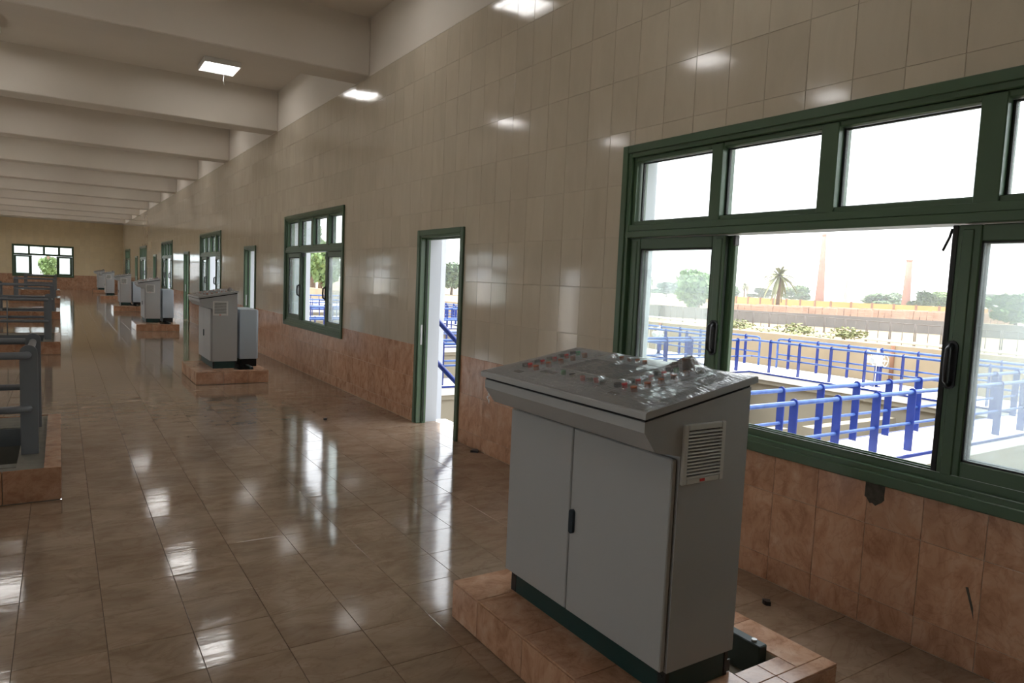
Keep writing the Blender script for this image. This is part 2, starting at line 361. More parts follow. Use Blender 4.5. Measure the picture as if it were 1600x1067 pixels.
# ------------------------------------------------------------------ layout constants (metres)
XR, XL, YB, YF, ZC, ZB = 3.41, -5.10, -1.5, 51.5, 4.97, 4.24
TW = 0.25
WW, WH, WZ = 3.13, 1.915, 0.73
DW, DH = 1.07, 2.185
WIN_Y = [3.86, 12.87, 21.95, 31.0, 40.05, 49.3]          # far edge of each window in the right wall
DOOR_Y = [7.26, 16.15, 25.06, 33.98, 42.6]        # far edge of each doorway
PITS = [5.70, 14.95, 24.25, 33.75, 43.4]
PX0, PX1, PL = -1.69, -0.005, 2.05

# ------------------------------------------------------------------ right wall
def wall_holes():
    h = [(y-WW+0.04, y-0.04, WZ+0.04, WZ+WH-0.04) for y in WIN_Y]
    h += [(y-DW+0.04, y-0.04, -0.1, DH-0.04) for y in DOOR_Y]
    return h
HOLES = wall_holes()
def wall_box(name, x0, x1, mat):
    mb = MB(); rs = [(YB-0.3, YF+0.3, -0.1, ZC+0.2)]
    for h in HOLES: rs = subtract(rs, h)
    for r in rs: mb.box(x0, x1, r[0], r[1], r[2], r[3])
    return mb.build(name, mat)
wr = wall_box('wall_right', XR+0.0018, XR+0.03, 'grout')
tag(wr, 'long right wall with cream glazed tiles over an orange marble dado', 'wall', kind='structure')
mb = MB()
mb.box(XR-0.002, XR+0.0018, YB, YF, ZB, ZC); mb.build('plaster_band', 'plaster', wr)
mb = MB(); rs = [(YB-0.3, YF+0.3, -3.2, ZC+0.5)]
for h in HOLES: rs = subtract(rs, h)
for r in rs: mb.box(XR+0.03, XR+TW+0.02, r[0], r[1], r[2], r[3])
mb.build('outside_render', 'white_wall', wr)
def wfn(a, b, h): return (XR+0.0018-h, a, b)
WROT = Matrix(((0, 0, -1), (1, 0, 0), (0, 1, 0)))
ph, pw = 0.3725, 0.268
cells = []; y = 4.306 - math.ceil((4.306-YB)/pw)*pw
while y < YF:
    for k in range(9): cells.append((max(y, YB), min(y+pw, YF), 0.892+ph*k, min(ZB, 0.892+ph*(k+1))))
    y += pw
lay_tiles(wr, cells, HOLES, wfn, 'cream', 'cream_tile', 300, WROT, 0.0016)
cells = []; pd = 0.2728; y = 2.172 - math.ceil((2.172-YB)/pd)*pd
while y < YF:
    for z0, z1 in ((0.0, 0.142), (0.142, 0.516), (0.516, 0.892)): cells.append((max(y, YB), min(y+pd, YF), z0, z1))
    y += pd
lay_tiles(wr, cells, HOLES, wfn, 'dado', 'dado_tile', 300, WROT, 0.0016)

# ------------------------------------------------------------------ left, far and back walls
mb = MB(); rs = [(YB-0.3, YF+0.3, -0.1, ZC+0.2)]
for h in HOLES: rs = subtract(rs, h)
for r in rs: mb.box(XL-TW, XL, r[0], r[1], max(r[2], 0.892), r[3]) if r[3] > 0.892 else None
wl = mb.build('wall_left', M['cream'])
tag(wl, 'long left wall with a row of windows', 'wall', kind='structure')
mb = MB()
for r in rs:
    if r[2] < 0.892: mb.box(XL-TW, XL, r[0], r[1], r[2], min(0.892, r[3]))
mb.build('dado', 'dado', wl)
FWX, FWZ = -2.40, 0.77
fh = (FWX+0.04, FWX+WW-0.04, FWZ+0.04, FWZ+WH-0.04)
mb = MB()
for r in subtract([(XL-0.3, XR+0.3, -0.1, ZC+0.2)], fh): mb.box(r[0], r[1], YF+0.0018, YF+TW, r[2], r[3])
wf = mb.build('wall_far', 'grout'); tag(wf, 'far end wall with cream tiles over an orange dado and one window', 'wall', kind='structure')
def ffn(a, b, h): return (a, YF+0.0018-h, b)
FROT = Matrix(((1, 0, 0), (0, 0, -1), (0, 1, 0)))
cells = []; x = XL
while x < XR:
    for k in range(9): cells.append((x, min(x+pw, XR), 0.92+ph*k, min(ZB, 0.92+ph*(k+1))))
    x += pw
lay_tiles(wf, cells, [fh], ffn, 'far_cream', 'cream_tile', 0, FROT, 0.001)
cells = []; x = XL
while x < XR:
    for z0, z1 in ((0.0, 0.17), (0.17, 0.545), (0.545, 0.92)): cells.append((x, min(x+pd, XR), z0, z1))
    x += pd
lay_tiles(wf, cells, [fh], ffn, 'dado', 'dado_tile', 0, FROT, 0.001)
mb = MB(); mb.box(XL-0.3, XR+0.3, YB-TW, YB, -0.1, ZC+0.2)
tag(mb.build('wall_back', 'cream'), 'plain tiled end wall behind the viewpoint', 'wall', kind='structure')

# ------------------------------------------------------------------ ceiling with beams
mb = MB(); mb.box(XL-0.3, XR+TW, YB-0.3, YF+0.3, ZC, ZC+0.25)
ce = mb.build('ceiling', 'plaster'); tag(ce, 'white plastered concrete ceiling crossed by deep beams', 'ceiling', kind='structure')
BEAMS = [-0.1, 4.40, 8.91, 13.48, 17.9, 22.4, 26.9, 31.4, 35.9, 40.4, 44.9, 49.4]
for y in BEAMS:
    mb = MB(); mb.cbox(XL, XR-0.002, y, y+0.5, ZB, ZC+0.05, 0.012); mb.build('beam', 'plaster', ce)
mb = MB(); mb.cbox(XL, XR-0.002, YF-0.30, YF+0.005, ZB, ZC+0.05, 0.012); mb.build('beam', 'plaster', ce)
mb = MB(); mb.box(XL-0.002, XL+0.02, YB, YF, ZB, ZC); mb.build('plaster_band', 'plaster', ce)

# ------------------------------------------------------------------ floor
mb = MB(); PH_ = [(PX0, PX1, y, y+PL) for y in PITS]
rs = [(XL-0.3, XR+TW, YB-0.3, YF+0.3)]
for h in PH_: rs = subtract(rs, h)
for r in rs: mb.box(r[0], r[1], r[2], r[3], -0.35, -0.0032)
fl = mb.build('floor', 'grout_dark'); tag(fl, 'glossy tan marble tiled floor of the hall', 'floor', kind='structure')
def flfn(a, b, h): return (a, b, h-0.0032)
fx, fy = 0.3385, 0.342; cells = []
x = 0.495 - math.ceil((0.495-XL)/fx)*fx
while x < XR:
    y = 2.98 - math.ceil((2.98-YB)/fy)*fy
    while y < YF:
        cells.append((max(x, XL), min(x+fx, XR), max(y, YB), min(y+fy, YF))); y += fy
    x += fx
for yd in DOOR_Y: cells.append((XR, XR+TW, yd-DW+0.04, yd-0.04))
lay_tiles(fl, cells, PH_, flfn, 'floor_tile', 'floor_tile', 300, Matrix.Identity(3), 0.0012)

# ------------------------------------------------------------------ windows
def make_window(name, dusty=True):
    """local: x along the wall, y outwards (0 = wall face), z up from the casing's lower edge"""
    root = empty(name, (0, 0, 0)); root['kind'] = 'structure'
    f = MB(); W, H = WW, WH
    def ring(x0, x1, z0, z1, t, y0, y1, tb=None, tt=None):
        tb = tb or t; tt = tt or t
        f.cbox(x0, x0+t, y0, y1, z0, z1, 0.004); f.cbox(x1-t, x1, y0, y1, z0, z1, 0.004)
        f.cbox(x0+t, x1-t, y0, y1, z0, z0+tb, 0.004); f.cbox(x0+t, x1-t, y0, y1, z1-tt, z1, 0.004)
    ring(0, W, 0, H, 0.055, -0.024, 0.004)               # casing on the wall face
    ring(0.04, W-0.04, 0.04, H-0.04, 0.045, -0.012, 0.15)   # main frame
    ring(0.085, W-0.085, 1.385-0.03, H-0.085, 0.03, 0.012, 0.11)
    f.cbox(0.04, W-0.04, -0.014, 0.15, 1.27, 1.315, 0.004); f.cbox(0.04, W-0.04, -0.006, 0.14, 1.315, 1.36, 0.004)
    for u0, u1 in ((0.80, 0.885), (1.545, 1.645), (2.315, 2.42)):
        f.cbox(u0, u1, 0.0, 0.12, 1.35, H-0.09, 0.004)
    f.build('frame', 'green', root, True)
    us = [(0.135, 0.80), (0.885, 1.545), (1.645, 2.315), (2.42, W-0.13)]
    for u0, u1 in us:
        mb = MB(); mb.box(u0-0.005, u1+0.005, 0.06, 0.066, 1.375, H-0.11); mb.build('pane', 'glass', root, True)
        sl = MB()
        for a0, a1, b0, b1 in ((u0, u0+0.012, 1.385, H-0.12), (u1-0.012, u1, 1.385, H-0.12), (u0, u1, 1.385, 1.393), (u0, u1, H-0.128, H-0.12)):
            sl.box(a0, a1, 0.052, 0.072, b0, b1)
        sl.build('glazing_seal', 'rubber', root, True)
    tr = MB()
    for k, y in enumerate((0.014, 0.062, 0.108)): tr.box(0.09, W-0.09, y, y+0.004, 0.085, 0.125)
    tr.build('track', 'green', root, True)
    for y in (0.0152, 0.0632, 0.1092):
        tl = MB(); tl.box(0.09, W-0.09, y, y+0.0016, 0.124, 0.1265); tl.build('track_lip', 'alu', root, True)
    zb, zt = 0.10, 1.265
    def sash(u0, u1, y0, hand, stile=0.10, dust='glass'):
        s = MB(); y1 = y0+0.036
        s.cbox(u0, u0+stile, y0, y1, zb, zt, 0.005); s.cbox(u1-stile, u1, y0, y1, zb, zt, 0.005)
        s.cbox(u0+stile, u1-stile, y0, y1, zb, zb+0.095, 0.005); s.cbox(u0+stile, u1-stile, y0, y1, zt-0.075, zt, 0.005)
        s.cbox(u0+0.02, u0+stile-0.03, y0-0.006, y0+0.01, zb+0.02, zt-0.02, 0.004); s.cbox(u1-stile+0.03, u1-0.02, y0-0.006, y0+0.01, zb+0.02, zt-0.02, 0.004)
        so_ = s.build('sash', 'green', root, True)
        g = MB(); g.box(u0+stile-0.01, u1-stile+0.01, y0+0.016, y0+0.021, zb+0.085, zt-0.065); g.build('pane', dust, so_, True)
        e = MB()
        for a0, a1, b0, b1 in ((u0+stile, u0+stile+0.009, zb+0.095, zt-0.075), (u1-stile-0.009, u1-stile, zb+0.095, zt-0.075), (u0+stile, u1-stile, zb+0.095, zb+0.103), (u0+stile, u1-stile, zt-0.083, zt-0.075)):
            e.box(a0, a1, y0+0.006, y0+0.03, b0, b1)
        e.build('glazing_seal', 'rubber', so_, True)
        if hand:
            hu = u1-stile*0.42 if hand > 0 else u0+stile*0.25
            h = MB()
            pl = [(hu+0.028*math.sin(a), 0.63+(0.083 if math.cos(a) > 0 else -0.083)+0.028*math.cos(a)) for a in [i*math.pi/8 for i in range(16)]]
            h.prism(pl, 1, y0-0.014, y0+0.002)
            h.tube([(hu, y0-0.010, 0.63+0.09), (hu, y0-0.042, 0.63+0.07), (hu, y0-0.046, 0.63), (hu, y0-0.042, 0.63-0.07), (hu, y0-0.010, 0.63-0.09)], 0.014, 8)
            h.build('handle', 'black', so_, True)
            ed = MB(); ue = u1 if hand > 0 else u0
            for k in range(3): ed.box(ue-0.002, ue+0.002, y0+0.006+k*0.009, y0+0.010+k*0.009, zb+0.01, zt-0.01)
            ed.build('brush_seal', 'rubber', so_, True)
            if hand < 0:
                il = MB(); il.cbox(u0-0.026, u0, y0+0.004, y0+0.034, zb, zt, 0.003); il.build('interlock', 'rubber', so_, True)
    sash(0.088, 0.935, 0.018, 1, dust='glass'); sash(0.10, 0.975, 0.064, 0, stile=0.085)
    sash(2.262, W-0.10, 0.018, -1, dust='glass_dusty'); sash(2.275, W-0.088, 0.064, 0, stile=0.085)
    la = MB(); la.cbox(0.982, 1.0, 0.03, 0.075, 1.20, 1.262, 0.004); la.tube([(2.232, 0.03, 1.25), (2.222, 0.03, 1.21), (2.20, 0.025, 1.15)], 0.006, 6)
    la.build('stopper', 'black', root, True)
    return root
win = make_window('window_1')
WLAB = ['wide green framed sliding window behind the nearest control desk', 'green framed sliding window between the first and second open doorways',
        'green framed sliding window just past the second doorway', 'green framed window past the third doorway, fourth along the right wall',
        'small looking green window, fifth along the right wall', 'farthest green window on the right wall, next to the end wall']
RW = -math.pi/2
wins = []
for i, y in enumerate(WIN_Y):
    o = win if i == 0 else copy_tree(win)
    o.name = 'window_%d' % (i+1); o.location = (XR-0.002, y, WZ); o.rotation_euler = (0, 0, RW); tag(o, WLAB[i], 'window'); wins.append(o)
o = copy_tree(win); o.name = 'window_7'; o.location = (FWX, YF-0.002, FWZ); o.rotation_euler = (0, 0, 0); tag(o, 'green framed window in the far end wall', 'window')
for i, y in enumerate(WIN_Y):
    o = copy_tree(win); o.name = 'window_%d' % (8+i); o.location = (XL, y-WW, WZ); o.rotation_euler = (0, 0, -RW)
    tag(o, 'green framed window in the unseen left wall', 'window', 'windows of the left wall')

# ------------------------------------------------------------------ doorways
def make_door(name):
    root = empty(name, (0, 0, 0)); root['kind'] = 'structure'; W, H = DW, DH
    f = MB()
    for x0, x1 in ((0, 0.06), (W-0.06, W)): f.cbox(x0, x1, -0.024, 0.004, 0, H, 0.005)
    f.cbox(0.06, W-0.06, -0.024, 0.004, H-0.06, H, 0.005)
    for x0, x1 in ((0.04, 0.085), (W-0.085, W-0.04)): f.cbox(x0, x1, -0.012, 0.11, 0, H-0.04, 0.004)
    f.cbox(0.085, W-0.085, -0.012, 0.11, H-0.085, H-0.04, 0.004)
    for x0, x1 in ((0.085, 0.105), (W-0.105, W-0.085)): f.cbox(x0, x1, 0.05, 0.10, 0, H-0.085, 0.003)
    f.cbox(0.105, W-0.105, 0.05, 0.10, H-0.105, H-0.085, 0.003)
    f.build('frame', 'green', root, True)
    g = MB(); g.box(0.105, 0.112, 0.06, 0.07, 0.02, H-0.11); g.box(W-0.112, W-0.105, 0.06, 0.07, 0.02, H-0.11); g.build('brush_seal', 'rubber', root, True)
    p = MB(); p.cbox(0.083, 0.090, 0.012, 0.036, 0.90, 1.13, 0.003); p.cbox(0.083, 0.094, 0.016, 0.032, 0.99, 1.03, 0.002); p.build('strike_plate', 'bolt', root, True)
    return root
DLAB = ['open green framed doorway nearest the viewer, beside the control desk', 'narrow open green doorway behind the second control desk', 'third green doorway along the right wall',
        'fourth green doorway along the right wall', 'farthest green doorway on the right wall']
dr = make_door('door_1'); first = True; n = 1
for i, y in enumerate(DOOR_Y):
    if DLAB[i] is None: continue
    o = dr if first else copy_tree(dr); first = False
    o.name = 'door_%d' % n; n += 1; o.location = (XR-0.002, y, 0); o.rotation_euler = (0, 0, RW); tag(o, DLAB[i], 'doorway')
for i, y in enumerate(DOOR_Y):
    o = copy_tree(dr); o.name = 'door_%d' % n; n += 1; o.location = (XL, y-DW, 0); o.rotation_euler = (0, 0, -RW); tag(o, 'green doorway in the unseen left wall', 'doorway', 'doorways of the left wall')

# ------------------------------------------------------------------ control desks on tiled plinths
def make_plinth():
    X0, X1, Y0, Y1, Hp = 1.60, 2.60, 1.51, 2.90, 0.185
    T = (2.165, 2.43, 1.665, 2.74)
    root = empty('tiled_plinth', (X0, Y0, 0))
    c = MB()
    for r in subtract([(X0+0.01, X1-0.01, Y0+0.01, Y1-0.01)], T): c.box(r[0], r[1], r[2], r[3], 0.0, Hp-0.008)
    c.box(T[0], T[1], T[2], T[3], 0.0, 0.06)
    c.build('core', 'grout', root)
    def put(a0, a1, b0, b1, fn):
        t = MB(); tile_geo(t, a0, a1, b0, b1, fn, t=0.010, bev=0.0015, gap=0.002); t.build('tile', 'dado', root)
    ys = [Y0, 1.575, 1.933, 2.289, 2.66, Y1]; xs = [X0, 1.97, 2.30, X1]
    for a, b in zip(ys, ys[1:]):
        put(a, b, 0.003, Hp-0.009, lambda p, q, h: (X0+0.01-h, p, q)); put(a, b, 0.003, Hp-0.009, lambda p, q, h: (X1-0.01+h, p, q))
    for a, b in zip(xs, xs[1:]):
        put(a, b, 0.003, Hp-0.009, lambda p, q, h: (p, Y0+0.01-h, q)); put(a, b, 0.003, Hp-0.009, lambda p, q, h: (p, Y1-0.01+h, q))
    for a, b in zip(xs, xs[1:]):
        for c0, c1 in zip(ys, ys[1:]):
            for r in subtract([(a, b, c0, c1)], T):
                t = MB(); tile_geo(t, *r, lambda p, q, h: (p, q, Hp-0.008+h), t=0.008, bev=0.0015, gap=0.0015); t.build('tile', 'dado', root)
    ch = MB(); ch.cbox(2.375, 2.424, 1.71, 2.70, 0.075, 0.215, 0.004); ch.build('steel_channel', 'steel_dark', root)
    bt = MB(); bt.tube([(2.398, 1.755, 0.212), (2.398, 1.755, 0.224)], 0.012, 6); bt.build('bolt', 'bolt', root)
    bt = MB(); bt.tube([(2.398, 2.60, 0.212), (2.398, 2.60, 0.224)], 0.012, 6); bt.build('bolt', 'bolt', root)
    return root
def make_desk():
    R = (1.60, 1.64, 0.185)
    root = empty('control_desk', R)
    Y0, Y1 = 1.66, 2.695
    b = MB(); b.prism([(1.615, 1.208), (1.615, 1.172), (1.668, 1.102), (1.79, 1.076), (1.79, 0.292), (2.14, 0.292), (2.14, 1.303)], 1, Y0, Y1); b.build('body', 'cab', root)
    k = (1.345-1.245)/0.55
    lidz = lambda x: 1.245+(x-1.60)*k
    g = MB(); g.prism([(1.619, 1.206), (2.137, 1.301), (2.137, 1.319), (1.619, 1.2245)], 1, Y0+0.003, Y1-0.003); g.build('gasket', 'gap', root)
    l = MB(); l.prism([(1.597, 1.221), (1.597, 1.241), (1.602, 1.2455), (2.146, 1.3445), (2.152, 1.340), (2.152, 1.322)], 1, 1.640, 2.706)
    lid = l.build('lid', 'cab', root)
    for (a0, a1) in ((1.668, 2.218), (2.224, 2.69)):
        d = MB(); d.cbox(1.763, 1.786, a0, a1, 0.297, 1.066, 0.004); do = d.build('door', 'cab', root)
        e = MB(); e.box(1.786, 1.7905, a0+0.006, a1-0.006, 0.303, 1.060); e.build('gasket', 'gap', do)
        if a0 < 2:
            h = MB(); pl = [(2.196+0.0135*math.sin(a), 0.683+(0.037 if math.cos(a) > 0 else -0.037)+0.0135*math.cos(a)) for a in [i*math.pi/8 for i in range(16)]]
            h.prism(pl, 0, 1.750, 1.764); h.build('handle', 'handle_navy', do)
    bs = MB(); bs.cbox(1.802, 2.130, 1.675, 2.685, 0.185, 0.293, 0.003); bs.build('base', 'base_green', root)
    for cx in (1.80, 2.112):
        for cy in (1.672, 2.648):
            q = MB(); q.cbox(cx, cx+0.02, cy, cy+0.04, 0.187, 0.291, 0.002); q.tube([(cx-0.002, cy+0.02, 0.262), (cx+0.001, cy+0.02, 0.262)], 0.006, 6); q.build('corner_block', 'black', root)
    br = MB(); br.cbox(2.13, 2.165, 1.685, 1.692, 0.187, 0.235, 0.002); br.build('bracket', 'black', root)
    # louvred vent in the near side
    vx0, vx1, vz0, vz1, vy = 1.795, 2.005, 0.975, 1.188, Y0
    v = MB(); fwid = 0.022
    v.cbox(vx0, vx0+fwid, vy-0.012, vy+0.002, vz0, vz1, 0.003); v.cbox(vx1-fwid, vx1, vy-0.012, vy+0.002, vz0, vz1, 0.003)
    v.cbox(vx0+fwid, vx1-fwid, vy-0.012, vy+0.002, vz0, vz0+fwid, 0.003); v.cbox(vx0+fwid, vx1-fwid, vy-0.012, vy+0.002, vz1-fwid, vz1, 0.003)
    vo = v.build('vent', 'vent', root)
    bk = MB(); bk.box(vx0+0.02, vx1-0.02, vy-0.0015, vy, vz0+0.02, vz1-0.02); bk.build('backing', 'gap', vo)
    ns = 14; hz = (vz1-vz0-2*fwid)/ns
    for i in range(ns):
        z = vz0+fwid+i*hz
        s = MB(); s.prism([(vy-0.002, z+hz*0.62), (vy-0.012, z+hz*0.50), (vy-0.013, z+hz*0.06), (vy-0.002, z+hz*0.30)], 0, vx0+fwid-0.002, vx1-fwid+0.002); s.build('slat', 'vent', vo)
    rt = MB(); rt.box(1.882, 1.906, vy-0.0135, vy-0.010, vz0+0.006, vz0+0.016); tag(rt.build('tag', 'red', vo), label='small red tag')
    # controls on the sloping lid
    def cyl(x, y, r, h, mat, name, parent=root):
        z = lidz(x); nv = Vector((-k, 0, 1)).normalized(); p = Vector((x, y, z))
        c = MB(); c.tube([p-nv*0.001, p+nv*h*0.8, p+nv*h], r, 10); c.v = list(c.v); return c.build(name, mat, parent)
    def plate(x0, x1, y0, y1, h, mat, name):
        c = MB(); c.prism([(x0, lidz(x0)-0.001), (x1, lidz(x1)-0.001), (x1, lidz(x1)+h), (x0, lidz(x0)+h)], 1, y0, y1); return c.build(name, mat, root)
    for yc in (1.935, 2.56):
        for i in range(5):
            x = 1.765+0.067*i
            cyl(x, yc+0.035, 0.015, 0.014, 'black', 'selector_switch'); cyl(x+0.003, yc, 0.011, 0.018, 'grn' if i == 4 else 'red', 'push_button'); cyl(x-0.012, yc-0.068, 0.013, 0.02, 'orange', 'push_button')
        plate(1.675, 1.70, yc-0.05, yc-0.005, 0.004, 'black', 'name_plate')
    plate(1.735, 1.765, 2.345, 2.44, 0.004, 'black', 'name_plate')
    cyl(1.768, 2.314, 0.011, 0.018, 'grn', 'push_button'); cyl(1.762, 2.245, 0.014, 0.013, 'black', 'selector_switch')
    cyl(1.752, 2.165, 0.011, 0.018, 'red', 'push_button'); cyl(1.756, 2.128, 0.014, 0.013, 'black', 'selector_switch'); cyl(1.760, 2.090, 0.011, 0.018, 'red', 'push_button'); cyl(1.757, 2.045, 0.014, 0.013, 'black', 'selector_switch')
    plate(1.83, 2.02, 2.05, 2.42, 0.003, 'plate', 'label_plate')
    for yy in (2.35, 2.30, 2.25, 2.20, 2.155): cyl(2.075, yy, 0.010, 0.014, 'orange', 'push_button')
    kb = cyl(2.075, 1.915, 0.016, 0.040, 'brown', 'emergency_stop'); cyl(2.082, 1.915, 0.024, 0.052, 'brown', 'mushroom_head', kb)
    cyl(2.075, 1.985, 0.016, 0.02, 'black', 'selector_switch'); cyl(2.07, 1.845, 0.016, 0.02, 'black', 'selector_switch')
    for yy in (1.655, 2.69):
        cyl(1.613, yy, 0.006, 0.002, 'bolt', 'screw')
    # clear film pulled over the lid, creased towards the edges
    nx, ny = 26, 56; f = MB(); rnd = random.Random(3)
    bumps = [(1.77+0.067*i, yc+dy) for yc in (1.935, 2.56) for i in range(5) for dy in (0.03, -0.065)] + [(1.76, 2.31), (1.755, 2.16), (1.76, 2.09)]
    creases = [(rnd.uniform(1.66, 2.68), rnd.uniform(-0.35, 0.35), rnd.uniform(0.006, 0.016), rnd.uniform(0.002, 0.006), rnd.uniform(1.6, 2.15), rnd.uniform(0.08, 0.3)) for _ in range(60)]
    for i in range(nx+1):
        for j in range(ny+1):
            x = 1.606+(2.146-1.606)*i/nx; yv = 1.644+(2.702-1.644)*j/ny
            edge = min(1, min(i, nx-i)/3.0, min(j, ny-j)/3.0)
            h = 0.0015+0.010*edge
            for bx, by in bumps:
                dd = (x-bx)**2+(yv-by)**2
                if dd < 0.01: h += 0.013*math.exp(-dd/0.0007)*edge
            dk = (x-2.08)**2+(yv-1.915)**2; h += 0.05*math.exp(-dk/0.0022)
            for (cy, sl, wd, am, cx, ln) in creases:
                t = yv-(cy+sl*(x-cx)); h += am*math.exp(-(t/wd)**2)*math.exp(-((x-cx)/ln)**2)*edge
            f.v.append((x, yv, lidz(x)+h))
    for i in range(nx):
        for j in range(ny):
            a = i*(ny+1)+j; f.f.append((a, a+ny+1, a+ny+2, a+1)); f.sm.append(True)
    f.build('plastic_film', 'film', root)
    return root
def make_rear():
    root = empty('rear_cabinet', (2.17, 1.90, 0.185))
    b = MB(); b.cbox(2.17, 2.43, 1.90, 2.62, 0.30, 1.065, 0.006); b.build('body', 'cab_blue', root)
    d = MB(); d.cbox(2.424, 2.444, 1.91, 2.61, 0.31, 1.055, 0.004); d.build('door', 'cab_blue', root)
    p = MB(); p.cbox(2.19, 2.425, 1.91, 2.61, 0.185, 0.30, 0.003); p.build('base', 'black', root)
    return root
plinth = make_plinth(); desk = make_desk(); rear = make_rear()
PLAB = ['orange tiled plinth under the nearest control desk', 'orange tiled plinth under the second control desk', 'orange tiled plinth under the third control desk',
        'orange tiled plinth under the fourth control desk', 'orange tiled plinth under the fifth control desk', 'farthest orange tiled plinth on the right side']
KLAB = ['large grey control desk in the foreground, its sloping top under plastic film', 'grey control desk standing second from the viewer', 'grey control desk third from the viewer',
        'grey control desk fourth from the viewer', 'grey control desk fifth from the viewer', 'smallest looking grey control desk near the far end wall']
py_ = [1.51, 10.67, 19.98, 28.95, 38.6, 47.6]; ky_ = [1.64, 11.0, 20.6, 29.65, 39.2, 48.0]
for i in range(6):
    p = plinth if i == 0 else copy_tree(plinth); p.location = (1.60 if i == 0 else 1.61, py_[i], 0); tag(p, PLAB[i], 'plinth', 'tiled plinths along the right side')
    d = desk if i == 0 else copy_tree(desk); d.location = (1.60+(0 if i == 0 else 0.09), ky_[i], 0.185); tag(d, KLAB[i], 'control desk', 'control desks along the right side')
RLAB = ['blue-grey cabinet backing the second control desk', 'blue-grey cabinet backing the third control desk', 'blue-grey cabinet backing the fourth control desk']
for j, i in enumerate((1, 2, 3)):
    r = rear if j == 0 else copy_tree(rear); r.location = (2.295, ky_[i]+0.17, 0.185); tag(r, RLAB[j], 'cabinet', 'cabinets behind the control desks')

# ------------------------------------------------------------------ floor pits with kerbs and guard rails
def make_kerb():
    y0 = PITS[0]; hk = 0.235
    root = empty('pit_kerb', (PX1, y0, 0))
    op = (-1.46, -0.27, y0+0.22, y0+1.52)
    c = MB()
    for r in subtract([(PX0+0.01, PX1-0.01, y0+0.01, y0+PL-0.01)], op): c.box(r[0], r[1], r[2], r[3], -0.3, hk-0.010)
    c.build('core', 'concrete', root)
    pit = MB(); z0 = -2.4
    pit.quad((op[0], op[2], z0), (op[1], op[2], z0), (op[1], op[3], z0), (op[0], op[3], z0))
    pit.quad((op[0], op[3], z0), (op[1], op[3], z0), (op[1], op[3], -0.29), (op[0], op[3], -0.29)); pit.quad((op[1], op[2], z0), (op[0], op[2], z0), (op[0], op[2], -0.29), (op[1], op[2], -0.29))
    pit.quad((op[0], op[2], z0), (op[0], op[3], z0), (op[0], op[3], -0.29), (op[0], op[2], -0.29)); pit.quad((op[1], op[3], z0), (op[1], op[2], z0), (op[1], op[2], -0.29), (op[1], op[3], -0.29))
    pit.build('pit_shaft', 'pit', root)
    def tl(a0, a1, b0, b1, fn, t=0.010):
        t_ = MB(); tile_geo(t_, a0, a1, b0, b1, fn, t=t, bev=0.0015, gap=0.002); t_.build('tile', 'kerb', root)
    nx = 5; dx = (PX1-PX0)/nx
    for k in range(nx):
        a, b = PX0+dx*k, PX0+dx*(k+1)
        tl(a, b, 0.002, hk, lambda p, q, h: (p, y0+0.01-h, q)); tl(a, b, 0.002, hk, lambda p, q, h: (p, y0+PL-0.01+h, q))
    ny = 6; dy = PL/ny
    for k in range(ny):
        a, b = y0+dy*k, y0+dy*(k+1)
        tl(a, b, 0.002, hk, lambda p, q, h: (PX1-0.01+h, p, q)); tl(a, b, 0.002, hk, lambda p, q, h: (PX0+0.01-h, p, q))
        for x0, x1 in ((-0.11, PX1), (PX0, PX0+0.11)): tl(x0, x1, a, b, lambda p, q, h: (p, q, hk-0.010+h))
    fr = MB()
    for r in ((op[0]-0.06, op[1]+0.0, op[2]-0.10, op[2]-0.0), (op[0]-0.06, op[1], op[3], op[3]+0.06)): fr.box(r[0], r[1], r[2], r[3], hk-0.010, hk-0.004)
    fr.build('cement_edge', 'concrete', root)
    ang = MB(); ang.box(op[0], op[1], op[3]-0.012, op[3], hk-0.16, hk-0.012); ang.build('steel_angle', 'railgrey', root)
    return root
def rail_corner(x0, x1, y0, y1, z, r):
    pts = [(x0, y0, z), (x1-0.08, y0, z)]
    for a in (0.25, 0.5, 0.75, 1.0):
        t = a*math.pi/2; pts.append((x1-0.08+0.08*math.sin(t), y0+0.08-0.08*math.cos(t), z))
    pts += [(x1, y1-0.08, z)]
    for a in (0.25, 0.5, 0.75, 1.0):
        t = a*math.pi/2; pts.append((x1-0.08+0.08*math.cos(t), y1-0.08+0.08*math.sin(t), z))
    pts.append((x0, y1, z))
    return pts
def make_guard():
    y0 = PITS[0]; hk = 0.235
    yn, yf = y0+0.43, y0+1.56
    root = empty('pit_guard_rail', (-0.2, yn, hk))
    def post(cx, cy):
        p = MB(); w2 = 0.055
        poly = [(cx-w2, hk-0.004), (cx+w2, hk-0.004), (cx+w2, 0.97)] + [(cx+w2*math.cos(a), 0.985+w2*math.sin(a)*1.05) for a in [math.pi*i/10 for i in range(1, 10)]] + [(cx-w2, 0.97)]
        p.prism(poly, 1, cy-0.012, cy+0.012); po = p.build('post', 'railgrey', root)
        f = MB(); f.cbox(cx+w2-0.012, cx+w2, cy+0.008, cy+0.05, hk-0.004, 0.95, 0.002); f.build('stiffener', 'railgrey', po)
    for cx in (-0.20, -1.50):
        post(cx, yn+0.06); post(cx, yf-0.06)
    for z in (0.97, 0.575):
        t = MB(); t.tube(rail_corner(-1.56, -0.2, yn, yf, z, 0.027), 0.027, 12); t.build('rail', 'railgrey', root)
    return root
kerb = make_kerb(); guard = make_guard()
QL = ['orange tiled kerb around the nearest floor pit', 'orange tiled kerb around the second floor pit', 'orange tiled kerb around the third floor pit', 'orange tiled kerb around the fourth floor pit', 'farthest orange tiled pit kerb']
GL = ['grey steel guard rail over the nearest floor pit', 'grey steel guard rail over the second floor pit', 'grey steel guard rail over the third floor pit', 'grey steel guard rail over the fourth floor pit', 'farthest grey steel guard rail, in front of the end window']
